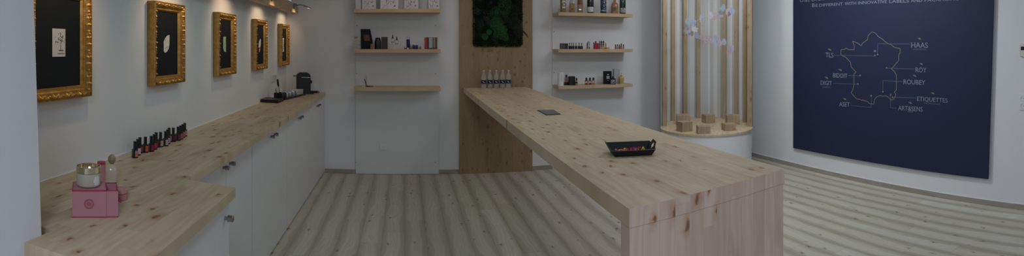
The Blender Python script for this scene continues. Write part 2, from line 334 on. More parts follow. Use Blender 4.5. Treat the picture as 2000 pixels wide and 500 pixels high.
def moss():
    x0, x1 = at_y(924, 50, 6.33).x, at_y(1021, 50, 6.33).x; z0, z1 = at_y(970, 91, 6.33).z, 2.52
    cx, cz = (x0+x1)/2, (z0+z1)/2; w2, h2 = (x1-x0)/2, (z1-z0)/2
    t = thing('moss_picture', 'dark green preserved moss and fern picture on the fir panel', 'plant wall', (cx, 6.358, z0))
    R = 0.04
    def ins(x, z):
        dx = abs(x)-(w2-R); dz = abs(z)-(h2-R)
        if dx > 0 and dz > 0: return R-math.hypot(dx, dz)
        return R-max(dx, dz)
    MB().box(-w2+.03, w2-.03, -0.025, 0, 0.03, 2*h2-.03).build('backing_board', mat('moss_board', (0.02, 0.03, 0.015), 0.9), t)
    def leafmat(n, a, b):
        m = bpy.data.materials.new(n); m.use_nodes = True; g = NG(m.node_tree); bb = m.node_tree.nodes['Principled BSDF']
        tc = g.n('TexCoord'); g.set(bb.inputs['Base Color'], g.mix(g.smooth(g.noise(tc.outputs['Object'], 14, 3), .3, .7), a, b)); bb.inputs['Roughness'].default_value = .7
        bb.inputs['Specular IOR Level'].default_value = .15
        return m
    g1 = leafmat('dark_moss', (0.012, 0.026, 0.012), (0.022, 0.046, 0.018)); g2 = leafmat('bright_moss', (0.018, 0.060, 0.020), (0.032, 0.105, 0.026))
    g3 = leafmat('grey_green_fern', (0.018, 0.036, 0.017), (0.030, 0.052, 0.026)); g4 = leafmat('black_green_moss', (0.008, 0.016, 0.012), (0.014, 0.028, 0.018)); g5 = leafmat('flat_green_leaf', (0.008, 0.055, 0.020), (0.012, 0.075, 0.026))
    # cushion of moss: tufts over a bumpy surface
    b = MB(); rn = random.Random(3)
    def depth(x, z): return 0.035+0.018*math.sin(x*23+z*11)*math.sin(z*19-x*7)+0.012*math.sin(x*51)*math.sin(z*43)
    def spike(b, p, d, wdt, m=0):
        a = d.orthogonal().normalized(); a.rotate(Matrix.Rotation(rn.random()*6.28, 3, d)); c2 = d.cross(a).normalized()
        b.add([p+a*wdt, p-a*.5*wdt+c2*.87*wdt, p-a*.5*wdt-c2*.87*wdt, p+d], [(0, 1, 3), (1, 2, 3), (2, 0, 3)], m)
    n = 0
    while n < 22000:
        x = rn.uniform(-w2, w2); z = rn.uniform(-h2, h2); e = ins(x, z)
        if e < 0: continue
        dp = depth(x, z)*min(1, .35+e/0.05)
        dark = (math.sin(x*7.3+1.1)+math.sin(z*6.1-x*5.0+.6)) > .75
        d = Vector((rn.uniform(-1, 1), -1.0, rn.uniform(-1, 1))).normalized()*rn.uniform(.012, .026)
        if e < .015: d = Vector(((x > 0)*2-1 if abs(x) > w2-.02 else rn.uniform(-1, 1), -.6, (-1 if z < 0 else 1) if abs(z) > h2-.02 else rn.uniform(-1, 1))).normalized()*rn.uniform(.006, .016)
        spike(b, Vector((x, -dp+0.004, z+h2)), d, rn.uniform(.003, .006), 1 if dark else 0); n += 1
    for i in range(26):        # undersurface
        for j in range(34):
            xa, xb = -w2+.02+(2*w2-.04)*i/26, -w2+.02+(2*w2-.04)*(i+1)/26; za, zb = -h2+.02+(2*h2-.04)*j/34, -h2+.02+(2*h2-.04)*(j+1)/34
            b.add([(x, -depth(x, z)*min(1, .35+max(0, ins(x, z))/.05), z+h2) for x, z in ((xa, za), (xb, za), (xb, zb), (xa, zb))], [(0, 1, 2, 3)], 1)
    tag(b.build('moss', [g1, g4], t), kind='stuff')
    def lump(px, py, r, nn, m, name, leaf=.02, wd=.5, flat=False):
        p = at_y(px, py, 6.33); b = MB(); lx, lz = p.x-cx, p.z-z0
        for k in range(nn):
            a = rn.random()*6.28; rr = r*math.sqrt(rn.random()); x, z = lx+rr*math.cos(a), lz+rr*math.sin(a)*1.1
            base = Vector((x, -0.05-.03*(1-rr/r)+rn.uniform(-.008, .008), z))
            ang = rn.random()*6.28; d = Vector((math.cos(ang), -.35, math.sin(ang))).normalized()*leaf; s2 = Vector((-math.sin(ang), rn.uniform(-.4, .4), math.cos(ang)))*leaf*wd
            b.add([base, base+d*.5+s2*.5, base+d, base+d*.5-s2*.5], [(0, 1, 2, 3)])
        b.build(name, m, t)
    lump(970, 48, .085, 420, g2, 'bright_moss_tuft', .022, .8); lump(976, 62, .085, 360, g2, 'bright_moss_tuft', .022, .8); lump(986, 73, .04, 110, g2, 'bright_moss_tuft', .02, .8)
    lump(985, 12, .10, 350, g2, 'bright_moss_tuft', .016, .5); lump(967, 26, .07, 200, g5, 'bright_moss_tuft', .018, .6)
    for q in [(996, 24, .11), (1006, 48, .08), (980, 36, .07), (1012, 62, .06), (966, 74, .05)]: lump(*q, 260, g3, 'fern_sprig', .018, .3)
    for q in [(937, 48, .06), (950, 30, .06), (932, 22, .04), (955, 45, .04)]: lump(*q, 90, mat('dry_grey_lichen', (0.036, 0.046, 0.040), .8), 'lichen_sprig', .02, .2)
    for px, py, r in [(946, 72, .042), (954, 63, .036), (968, 24, .03)]:
        p = at_y(px, py, 6.33); b = MB(); pts = []
        for k in range(18):
            a = 2*PI*k/18; rr = r*(1+.04*math.sin(a*7)); pts.append((p.x-cx+rr*math.cos(a), p.z-z0+rr*math.sin(a)))
        M = Matrix(((1, 0, 0, 0), (0, 0, -1, -0.075), (0, 1, 0, 0), (0, 0, 0, 1)))
        b.prism(pts, 0, .004, 0, M).build('round_leaf', g5, t, smooth=40)
    p = [at_y(1018, 60, 6.30), at_y(1024, 63, 6.29), at_y(1029, 69, 6.28), at_y(1032, 75, 6.28)]
    MB().tube([(q.x-cx, q.y-6.358, q.z-z0) for q in p], [.006, .008, .007, .001], 6).build('grass_blade', g1, t)
moss()

# ================================================================== white display panels and shelves
SCREW = mat('screw_head', (0.30, 0.30, 0.30), 0.4, 0.8)
def display_panel(x0, x1, label, screws, socket=None):
    t = thing('display_board', label, 'wall panel', (x0, NY, 0))
    MB().box(0, x1-x0, -0.02, 0, 0.004, CEIL-.02).build('board', PANEL, t, bevel=.001)
    for px, py in screws:
        p = at_y(px, py, NY-.02); k = MB(); M = Matrix.Translation((p.x-x0, -0.02, p.z)) @ Matrix.Rotation(PI/2, 4, 'X')
        k.lathe([(0.007, 0), (0.006, .0025), (.003, .003)], n=12, M=M); k.build('screw', SCREW, t, smooth=30)
    return t
display_panel(-0.608, 0.428, 'floor to ceiling white board behind the left hand shelves', [(697, 144), (851, 144), (695, 317), (850, 317), (697, 50), (851, 50)])
display_panel(1.896, 2.915, 'floor to ceiling white board behind the right hand shelves', [(1082, 142), (1082, 62)])
def shelf(x0, x1, z, th, label):
    o = MB().box(0, x1-x0, -0.27, 0, -th, 0).build('wall_shelf', SHELFW, bevel=0.0015, loc=(x0, NY-.0205, z)); return tag(o, label, 'shelf', 'oak wall shelves')
LS = [2.043, 1.562, 1.106]; RS = [2.024, 1.561, 1.100]
for z, th, l in zip(LS, (.042, .042, .045), ('top', 'middle', 'lowest')): shelf(-0.608, 0.432, z, th, f'{l} oak shelf of the left hand white board' + {'top': ' carrying white tree print boxes', 'middle': ' carrying dark jars and blue bottles', 'lowest': ' nearly empty'}[l])
for z, th, l in zip(RS, (.042, .042, .04), ('top', 'middle', 'lowest')): shelf(1.896, 2.920, z, th, f'{l} oak shelf of the right hand white board' + {'top': ' carrying liquor and wine bottles', 'middle': ' carrying nail polish and lip colours', 'lowest': ' carrying perfume bottles'}[l])
# socket in the left board
def socket_round(name, p, rz, label, n=1, dz=0.085, w2=.041):
    t = thing(name, label, 'socket', p, rz)
    MB().box(-w2, w2, -0.010, -.0005, -.041-(n-1)*dz/2, .041+(n-1)*dz/2).build('plate', PLWHITE, t, bevel=.003)
    for i in range(n):
        z = (i-(n-1)/2)*dz; M = Matrix.Translation((0, -0.0101, z)) @ Matrix.Rotation(PI/2, 4, 'X')
        k = MB(); k.lathe([(.028, 0), (.028, .003), (.024, .004), (.023, -.001)], n=28, M=M); r = k.build('ring', PLWHITE, t, smooth=30)
        d = MB()
        for sx in (-.0095, .0095): d.lathe([(.0028, .0), (.0028, .0012)], n=10, M=Matrix.Translation((sx, -0.010, z)) @ Matrix.Rotation(PI/2, 4, 'X'))
        d.build('pin_hole', BLACK, r)
    return t
p = at_y(748.5, 287, NY-.0205); socket_round('wall_socket', p, 0, 'white socket low on the left hand white board')
p = at_x(1993, 199, NR); p.y -= .0; socket_round('double_wall_socket', (NR, p.y-.03, p.z), -PI/2, 'white double socket plate at the right edge of the right wall', 2, .075, .045)
# thermostat
p = at_x(1993, 98, NR); t = thing('thermostat', 'cream thermostat on the right wall above the double socket', 'thermostat', (NR, p.y-.045, p.z), -PI/2)
MB().box(-.045, .045, -.028, -.0005, -.062, .062).build('case', mat('cream_plastic', (.66, .66, .60), .45), t, bevel=.006)
MB().box(-.03, .033, -.0285, -.027, 0.0, .035).build('screen', BLACK, t)

# ================================================================== gold frames
def frame_mesh(Wd=0.44, Hd=0.505, T=0.055):
    def prof(q, s):            # q: 0 outer .. 1 inner; height off the wall and relief value
        if q < 0.06: h = 0.046+q/0.06*0.006; r = .5
        elif q < .14: h = .052-.003*math.sin((q-.06)/.08*PI); r = .3
        elif q < .62:
            k = (q-.14)/.48; h = .050-.012*k+.006*math.sin(k*PI)
            ph = s/0.046*2*PI; m = math.sin(ph+2.2*math.sin(k*PI)*math.cos(ph*.5))*math.sin(k*PI); sw = math.sin(ph*1.0+k*5.5)*math.cos(ph*2-k*4)
            o = max(0, .5*m+.6*sw*math.sin(k*PI)); h += .010*o; r = .25+.75*min(1, o*1.3)
        elif q < .72: h = .037-.003*(q-.62)/.1; r = .2
        elif q < .86: bead = abs(math.sin(s/0.0085*PI)); h = .031+.003*bead; r = .3+.5*bead
        else: h = .030-.012*(q-.86)/.14; r = .55
        return h, r
    qs = [0, .03, .06, .10, .14]+[.14+.48*i/9 for i in range(1, 10)]+[.63, .72, .74, .79, .85, .87, .93, 1.0]
    b = MB(); rel = []
    for side in range(4):
        L = Wd if side % 2 == 0 else Hd; N = int(L/0.0035); base = len(b.v); vs = []; fs = []; k = len(qs)+1
        for i in range(N+1):
            for j, q in enumerate([-1]+qs):
                tt = 0 if q < 0 else q*T; s = tt+(L-2*tt)*i/N
                if q < 0: h, r = 0.0, .4
                else: h, r = prof(q, s)
                if side == 0: x, z = s, tt
                elif side == 1: x, z = Wd-tt, s
                elif side == 2: x, z = Wd-s, Hd-tt
                else: x, z = tt, Hd-s
                vs.append((x-Wd/2, -h, z-Hd/2)); rel.append(r)
        for i in range(N):
            for j in range(k-1): a = i*k+j; fs.append((a, a+1, a+k+1, a+k))
        b.add(vs, fs)
    return b, rel
fb, rel = frame_mesh()
CARD = [mat('printed_card', (.62, .62, .62), .5), mat('card_white', (.70, .69, .69), .5), mat('card_green', (.42, .55, .36), .5), mat('card_orange', (.62, .33, .16), .5)]
INK = mat('grey_ink', (.07, .07, .08), .6); INKR = mat('rose_ink', (.35, .1, .12), .6)
YZ = Matrix(((1, 0, 0, 0), (0, 0, 1, 0), (0, 1, 0, 0), (0, 0, 0, 1)))   # outline (x, z) -> local; third axis is y
def flat(b, pts, y0, y1, m=0):
    return b.prism(pts, y0, y1, m, YZ)
FRAME_L = ['gold framed black picture with a printed tree card, cut off by the near white wall', 'gold framed black picture with a white leaf shaped card, second from the near wall',
           'gold framed black picture with a pale green card, middle of the row of five', 'gold framed black picture with a curved white and orange card, fourth in the row', 'gold framed black picture with a narrow white card, nearest the back corner']
proto = None
for i, y0 in enumerate([1.55, 2.64, 3.73, 4.80, 5.91]):
    yc = y0+.22; t = thing('framed_picture', FRAME_L[i], 'picture frame', (wall_x(yc)+.001, yc, 1.615), PI/2+0.0135, 'gold picture frames on the left wall')
    if proto is None:
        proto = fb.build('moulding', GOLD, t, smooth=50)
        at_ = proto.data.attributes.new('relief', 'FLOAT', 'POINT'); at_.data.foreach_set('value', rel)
    else:
        o = proto.copy(); COL.objects.link(o); o.parent = t
    MB().box(-.170, .170, -.016, -.004, -.202, .202).build('backing', BLACKM, t)
    # cards; local +x runs away from the camera
    sh = {0: [(-.042, -.062), (.052, -.062), (.052, .062), (-.042, .062)],
          1: [(-.034, -.048), (-.018, -.057), (.012, -.048), (.034, -.030), (.043, -.008), (.046, .055), (.018, .052), (-.012, .036), (-.036, .012)],
          2: [(-.026, -.035), (-.005, -.058), (.038, -.066), (.040, .062), (-.024, .062)],
          3: [(-.02, -.03), (.04, -.03), (.065, .01), (.07, .05), (.04, .06), (.005, .035), (-.012, .01)],
          4: [(-.03, -.085), (.045, -.085), (.045, .085), (-.03, .085)]}[i]
    cd = MB(); flat(cd, sh, -.0175, -.016); card = cd.build('label_card', CARD[2 if i == 2 else 1 if i else 0], t)
    pr = MB(); rn = random.Random(20+i)
    def blob(x, z, r, m=0, e=1.0):
        a0 = rn.random()*6; flat(pr, [(x+r*e*math.cos(a0+a*PI/3), z+r*math.sin(a0+a*PI/3)) for a in range(6)], -.0182, -.0176, m)
    if i == 0:
        for k in range(46):
            a = rn.uniform(0, PI*1.1); r = rn.uniform(.008, .04); blob(.012+r*math.cos(a), .0+r*math.sin(a)*1.1, rn.uniform(.0012, .0032))
        flat(pr, [(.016, -.035), (.019, -.035), (.018, .0), (.016, .0)], -.0182, -.0176); flat(pr, [(.005, -.037), (.036, -.037), (.036, -.032), (.005, -.032)], -.0182, -.0176)
        flat(pr, [(-.005, -.05), (.046, -.05), (.046, -.047), (-.005, -.047)], -.0182, -.0176)
    elif i == 1:
        for k in range(12): blob(rn.uniform(-.022, .028), rn.uniform(-.03, .035), rn.uniform(.0015, .0035), k % 2)
    elif i == 2:
        for k in range(9): blob(.018+.012*math.sin(k*.8), .045-.009*k, .004, 0)
    elif i == 3:
        flat(pr, [(-.005, -.075), (.02, -.078), (.045, -.04), (-.012, -.036)], -.0182, -.0176, 2)
        for k in range(5): blob(.02+.01*k, .0+.01*k, .003)
    else:
        for z in (.05, .03, -.03, -.05): flat(pr, [(-.02, z), (.035, z), (.035, z+.008), (-.02, z+.008)], -.0182, -.0176)
        flat(pr, [(.02, -.02), (.045, -.02), (.045, .02), (.02, .02)], -.0182, -.0176)
    pr.build('print', [INK, INKR, CARD[3]], card)

# ================================================================== beam with picture lamps
t = thing('lamp_beam', 'pale wooden beam carrying picture lamps high along the left wall', 'beam', (0, 0, 0))
by0, by1 = 1.3, 6.36
bx = lambda y: wall_x(y)+.155
MB().prism([(bx(by0)-.07, by0), (bx(by0), by0), (bx(by1), by1), (bx(by1)-.07, by1)], 2.013, 2.115).build('beam', BEAMW, t, bevel=.002)
for y_ in (1.9, 3.3, 4.6, 5.7): MB().box(wall_x(y_)+.001, bx(y_)-.071, y_-.02, y_+.02, 2.06, 2.10).build('wall_bracket', STEEL, t)
MB().box(-1.42, -1.37, 1.5, by1-.1, 2.1155, 2.13).build('rail', STEEL, t)
def lamp(y, power):
    x = bx(y); l = thing('picture_lamp', LAMPS.pop(0), 'lamp', (x, y, 2.075), 0, 'picture lamps on the beam')
    MB().box(.001, .03, -.045, .045, -.022, .045).build('bracket', STEEL, l, bevel=.003)
    MB().tube([(.03, 0, .02), (.07, 0, .030), (.12, .0, .022), (.17, 0, .002)], .006, 8).build('arm', STEEL, l, smooth=60)
    M = Matrix.Translation((.17, 0, -.004)) @ Matrix.Rotation(math.radians(20), 4, 'Y')
    h = MB().box(-.05, .035, -.026, .026, -.004, .012, M=M).build('lamp_head', STEEL, l, bevel=.002)
    em = bpy.data.materials.get('led_strip')
    if not em:
        em = bpy.data.materials.new('led_strip'); em.use_nodes = True; bb = em.node_tree.nodes['Principled BSDF']; bb.inputs['Emission Color'].default_value = (1, .86, .66, 1); bb.inputs['Emission Strength'].default_value = 1.2
    MB().box(-.0, .03, -.02, .02, -.0065, -.0042, M=M).build('led', em, h)
    s = bpy.data.lights.new('lamp_spot', 'SPOT'); s.energy = power; s.color = (1, .73, .45); s.spot_size = math.radians(105); s.spot_blend = .8; s.shadow_soft_size = .03
    so = bpy.data.objects.new('lamp_spot', s); COL.objects.link(so); so.parent = l; so.location = (.18, 0, -.035)
    so.rotation_euler = (0, math.radians(50), 0)
LAMPS = ['picture lamp on the beam above the frame cut off by the near wall', 'picture lamp on the beam above the second gold frame', 'picture lamp on the beam above the middle gold frame',
         'dark steel picture lamp on the beam, fourth along', 'dark steel picture lamp whose lit head ends at the back corner']
for y in (1.77, 2.86, 3.95, 5.02, 6.12): lamp(y, 4.2)

# ================================================================== text and map panel on the right wall
PX = NR-0.035
pb = [at_x(1549, 289, PX), at_x(1930, 350, PX)]; yn = at_x(1930, 100, PX).y; yf = at_x(1549, 100, PX).y; ynt = at_x(1941, 0, PX).y
zb = .255; zt = 2.55
t = thing('map_panel', 'large navy panel with a gold outline map and company names on the right wall', 'sign', (NR, (yn+yf)/2, 0))
ym = (yn+yf)/2
def L(p): return Vector((p.x-NR, p.y-ym, p.z))
w = MB(); xx0, xx1 = PX-NR, PX-NR+.012
lo = [(yf-ym, pb[0].z), (yn-ym, pb[1].z)]; hi = [(yf-ym, zt), (yn-ym-(yn-ynt)*(zt-pb[1].z)/(EYE+.09*5-pb[1].z), zt)]
w.add([(xx0, lo[0][0], lo[0][1]), (xx0, lo[1][0], lo[1][1]), (xx0, hi[1][0], hi[1][1]), (xx0, hi[0][0], hi[0][1]), (xx1, lo[0][0], lo[0][1]), (xx1, lo[1][0], lo[1][1]), (xx1, hi[1][0], hi[1][1]), (xx1, hi[0][0], hi[0][1])],
      [(0, 1, 2, 3), (4, 7, 6, 5), (0, 4, 5, 1), (1, 5, 6, 2), (2, 6, 7, 3), (3, 7, 4, 0)])
w.build('board', NAVY, t)
MB().box(PX-NR+.012, -.001, yn-ym+.12, yf-ym-.12, .40, 2.4).build('batten', CARC, t)
LET = mat('pale_grey_lettering', (.23, .25, .31), .6); GOLDP = mat('gold_line', (.27, .23, .155), .5); GREYP = mat('grey_line', (.135, .15, .205), .6)
def line(pts, wpx, name, m, parent, closed=False):
    ps = [at_x(x, y, PX-.0012) for x, y in pts]; b = MB(); n = len(ps)
    for i in range(n if closed else n-1):
        a, c = ps[i], ps[(i+1) % n]; d = Vector((0, c.y-a.y, c.z-a.z)); l = d.length; d.normalize(); wv = wpx/1000*5.2
        nn = Vector((0, -d.z, d.y))*wv/2; e = d*wv*.3
        q = [L(a-e+nn), L(c+e+nn), L(c+e-nn), L(a-e-nn)]; o4 = [v+Vector((.001, 0, 0)) for v in q]
        b.add(q+o4, [(0, 1, 2, 3), (7, 6, 5, 4), (0, 4, 5, 1), (2, 6, 7, 3)])
    return b.build(name, m, parent)
def Z7(x, y): return (1580+x*.36, 50+y*.36)
FR = [(343, 33), (362, 42), (378, 62), (395, 70), (412, 86), (430, 98), (447, 104), (462, 118), (495, 124), (494, 150), (487, 157), (486, 190), (447, 235), (462, 247), (473, 265), (474, 350), (463, 362), (472, 375), (462, 397), (447, 405), (430, 388), (415, 380), (400, 383), (385, 379), (365, 388), (355, 402), (352, 426), (330, 424), (318, 412), (300, 408), (293, 402), (286, 407), (280, 400), (258, 398), (228, 364), (238, 350), (244, 318), (244, 262), (255, 253), (228, 222), (226, 200), (200, 172), (186, 166), (172, 155), (174, 131), (190, 130), (203, 122), (216, 131), (245, 131), (245, 110), (236, 85), (258, 92), (284, 109), (290, 96), (318, 75), (320, 55)]
line([Z7(*q) for q in FR], 1.1, 'map_outline', GOLDP, t, True)
for ln in [[(547, 100), (374, 98), (372, 152)], [(136, 161), (355, 165)], [(572, 236), (420, 231)], [(507, 303), (401, 299), (401, 355)], [(580, 393), (455, 388)], [(473, 448), (443, 446), (442, 378)], [(227, 434), (338, 444), (338, 382)], [(215, 271), (277, 273)], [(133, 313), (265, 319)]]:
    line([Z7(*q) for q in ln], .8, 'leader_line', GREYP, t)
def poly(pts, name, m):
    ps = [L(at_x(x, y, PX-.0016)) for x, y in pts]; n = len(ps)
    return MB().add(ps+[v+Vector((.0014, 0, 0)) for v in ps], [tuple(range(n)), tuple(range(2*n-1, n-1, -1))]+[(i, n+i, n+(i+1) % n, (i+1) % n) for i in range(n)]).build(name, m, t)
for x, y in [(357, 161), (372, 156), (421, 228), (277, 270), (265, 316), (401, 358), (337, 379), (443, 374), (453, 388)]:
    poly([Z7(x-5, y+4), Z7(x+5, y+4), Z7(x, y-5)], 'map_marker', GOLDP)
poly([Z7(358+7*math.cos(a*PI/6), 138+7*math.sin(a*PI/6)) for a in range(12)], 'round_marker', GREYP)
for x, y in [(598, 71), (110, 130), (608, 208), (572, 272), (670, 367), (548, 419), (168, 240), (94, 283), (193, 398)]:
    b = MB()
    for a in ([(-9, -6), (-3, -3), (2, 0), (4, 5), (0, 3), (-5, 0)], [(1, -7), (4, -3), (9, 2), (10, 6), (5, 4), (2, -1)]):
        ps = [L(at_x(*Z7(x+i, y+j), PX-.0016)) for i, j in a]; b.add(ps, [tuple(range(6))]); b.add([v+Vector((.0012, 0, 0)) for v in ps], [tuple(range(5, -1, -1))])
    b.build('bird_mark', GOLDP, t)
_tc = {}
def text_geo(s):
    if s in _tc: return _tc[s]
    cu = bpy.data.curves.new('t', 'FONT'); cu.body = s; cu.resolution_u = 3; o = bpy.data.objects.new('t', cu); COL.objects.link(o)
    bpy.context.view_layer.update(); me = bpy.data.meshes.new_from_object(o.evaluated_get(bpy.context.evaluated_depsgraph_get()))
    vs = [v.co.copy() for v in me.vertices]; fs = [tuple(p.vertices) for p in me.polygons]
    bpy.data.objects.remove(o); bpy.data.curves.remove(cu); bpy.data.meshes.remove(me); _tc[s] = (vs, fs); return vs, fs
def word(s, bl, br, hl, hr, name='lettering', m=None, small=False):
    # bl, br: baseline ends in photo coordinates, hl/hr: cap height at the ends
    vs, fs = text_geo(s); x0 = min(v.x for v in vs); x1 = max(v.x for v in vs); cap = max(v.y for v in text_geo('H')[0])
    ps = []
    for v in vs:
        u = (v.x-x0)/(x1-x0); q = v.y/cap; px = bl[0]+(br[0]-bl[0])*u; py = bl[1]+(br[1]-bl[1])*u-(hl+(hr-hl)*u)*q
        ps.append(L(at_x(px, py, PX-.0014)))
    n = len(ps); return MB().add(ps, fs).add([v+Vector((.0008, 0, 0)) for v in ps], [f[::-1] for f in fs]).build(name, m or LET, t)
for s, x0, t0, x1, b1, k in [('HAAS', 555, 119, 645, 121, 28), ('TLS', 90, 171, 132, 173, 25), ('ROY', 578, 252, 637, 254, 25), ('ROUBEY', 513, 317, 630, 322, 25), ('ETIQUETTES', 587, 408, 752, 418, 23), ('ART&SENS', 484, 459, 616, 467, 25), ('BIDOIT', 130, 281, 208, 284, 23), ('DIGIT', 63, 321, 124, 324, 23), ('ASET', 164, 438, 221, 440, 23)]:
    word(s, Z7(x0, t0), Z7(x1, b1), k*.36, k*.36)
for s, x0, t0, x1, b1, k in [('- ÉTIQUETTES -', 560, 132, 643, 133, 7), ('- LABELS -', 66, 337, 122, 339, 8), ('DE PROVENCE -', 627, 424, 718, 431, 7)]:
    word(s, Z7(x0, t0), Z7(x1, b1), k*.36, k*.36, 'small_lettering', GREYP)
poly([Z7(534, 466), Z7(566, 468), Z7(566, 471), Z7(534, 469)], 'underline_mark', GREYP)
def bsl(x): 
    T = [(1550, 16.6), (1586, 14), (1700, 7.2), (1775, 4.4), (1800, 3.5), (1880, 0.2)]
    for a, b in zip(T, T[1:]):
        if x <= b[0] or b is T[-1]: return a[1]+(b[1]-a[1])*(x-a[0])/(b[0]-a[0])
def caps(words, f, hk):
    for s, a, b in words:
        if s in ('BE', 'OSEZ'):    # large initial
            k = a+(b-a)*(.50 if s == 'BE' else .34); word(s[0], (a, f(a)), (k, f(k)), 7.2, 7.1); a2 = k+1.6
            word(s[1:], (a2, f(a2)), (b, f(b)), 5.6, 5.6)
        else: word(s, (a, f(a)), (b, f(b)), 5.6+(a-1600)*.003, 5.6+(b-1600)*.003)
caps([('BE', 1586, 1597), ('DIFFERENT', 1600, 1646), ('WITH', 1650, 1672), ('INNOVATIVE', 1676, 1732), ('LABELS', 1737, 1775), ('AND', 1779, 1801), ('PACKAGING', 1806, 1873)], bsl, 1)
caps([('OSEZ', 1562, 1582), ('LA', 1585.5, 1595), ('DIFFÉRENCE', 1598.5, 1648)], lambda x: 4.4-(x-1563)*.088, 1)

# ================================================================== corner podium with posts
CR = 6.5; th0 = .590; CX, CY = CR*math.sin(th0), CR*math.cos(th0); DZ = EYE-.158*CR
rot = -th0                     # local +y points away from the camera
t = thing('display_podium', 'oval fir topped podium ringed by tall fir posts in the back right corner', 'podium', (CX, CY, 0), rot)
def ell(a, k=1.0, n=0): x = math.cos(a)*.585*k; y = math.sin(a)*(.93 if math.sin(a) > 0 else .585)*k; return (x, y)
MB().prism([ell(2*PI*i/64, .975) for i in range(64)], 0, DZ-.0205).build('drum', WHITE, t, smooth=40)
MB().prism([ell(2*PI*i/64) for i in range(64)], DZ-.02, DZ).build('top_disc', wood('fir_disc', 0, 1, .09, .8, FIR[:4], KN, .3, .35, kscale=(9, 6), blotch=.25), t, smooth=40)
PH = CEIL-.1
posts = [(1298, -9), (1314.5, 7), (1338, 12), (1364, 13), (1414.5, 13), (1438, 12), (1455, 8), (1464.5, -8)]
for px, _ in posts:
    X = (px-1380)/1000*CR; f = .555
    k = max(-.985, min(.985, X/f)); yy = .88*math.sqrt(max(0, 1-k*k))*(1 if px not in (1298, 1464.5) else .35)
    X = math.tan((px-1380)/1000)*(CR+yy); k2 = X
    a = math.atan2(X, .9); wd = .0265 if px != 1464.5 else .031
    M = Matrix.Translation((X, yy-.02, 0)) @ Matrix.Rotation(-a*.5, 4, 'Z')
    MB().box(-wd, wd, -.035, .035, DZ+.0005, PH, M=M).build('post', POST, t, bevel=.002)
# curved slatted screen behind the posts
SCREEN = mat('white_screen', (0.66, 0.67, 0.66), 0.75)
w = MB(); N = 72; pts = []
for i in range(N+1):
    a = PI*(.065+.87*i/N); k = 1.0+(.010 if i % 8 < 4 else 0); pts.append((math.cos(a)*.592*k, math.sin(a)*.945*k))
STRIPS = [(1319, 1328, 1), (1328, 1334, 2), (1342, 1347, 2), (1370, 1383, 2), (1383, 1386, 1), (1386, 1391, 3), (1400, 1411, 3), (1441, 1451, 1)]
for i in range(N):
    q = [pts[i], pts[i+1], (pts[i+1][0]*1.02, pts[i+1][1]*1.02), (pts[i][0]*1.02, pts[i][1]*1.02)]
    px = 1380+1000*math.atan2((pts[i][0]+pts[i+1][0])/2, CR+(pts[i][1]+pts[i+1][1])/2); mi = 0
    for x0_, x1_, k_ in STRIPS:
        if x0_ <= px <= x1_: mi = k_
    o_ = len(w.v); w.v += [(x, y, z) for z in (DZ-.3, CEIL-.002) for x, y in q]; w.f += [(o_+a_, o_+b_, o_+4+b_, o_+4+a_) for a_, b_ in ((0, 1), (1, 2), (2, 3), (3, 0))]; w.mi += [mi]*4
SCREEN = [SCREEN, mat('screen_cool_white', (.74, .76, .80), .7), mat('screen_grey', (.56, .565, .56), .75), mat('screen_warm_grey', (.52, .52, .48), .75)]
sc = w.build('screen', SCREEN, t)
sp = bpy.data.lights.new('podium_downlight', 'AREA'); sp.shape = 'DISK'; sp.size = .25; sp.energy = 2.97; sp.color = (.9, 1, .95)
so = bpy.data.objects.new('podium_downlight', sp); COL.objects.link(so); so.location = (CX, CY, CEIL-.04)
# fir blocks on the disc
BLK = ['low square fir block at the back left of the podium', 'large fir block at the front left of the podium', 'fir block at the back centre of the podium', 'lowest flat fir block at the front centre of the podium', 'fir block at the back right of the podium', 'flat fir block at the front right of the podium']
for i, (xa, xb, yt, yb, ang) in enumerate([(1320, 1348, 225.5, 244, .1), (1320.5, 1353, 239, 258, .55), (1370, 1397, 225, 241, .45), (1359.5, 1388, 247.5, 262, .15), (1416, 1445, 226, 244, .2), (1408.5, 1438, 243, 256, .35)]):
    p = at_h((xa+xb)/2, yb, DZ); r = math.hypot(p.x, p.y); wpx = (xb-xa)/1000*r; aa = abs(ang); side = wpx/(math.cos(aa)+math.sin(aa)); h = (yb-yt)/1000*r
    c = p+Vector((p.x, p.y, 0)).normalized()*side*.55
    b = MB().box(-side/2, side/2, -side/2, side/2, 0, h); rn = wood('fir_block_%s' % 'abcdef'[i], 0, 2, .11+.03*i, 2, [(.42,.32,.205),(.46,.35,.225)], KN, .45, .4, kscale=(15, 17+i), blotch=.5) if i < 2 else MATS['fir_block_%s' % 'ab'[i % 2]]
    o = b.build('wooden_block', rn, bevel=.002, loc=(c.x, c.y, DZ+.0005)); o.rotation_euler = (0, 0, -math.atan2(p.x, p.y)+ang)
    tag(o, BLK[i], 'block', 'fir blocks on the podium')
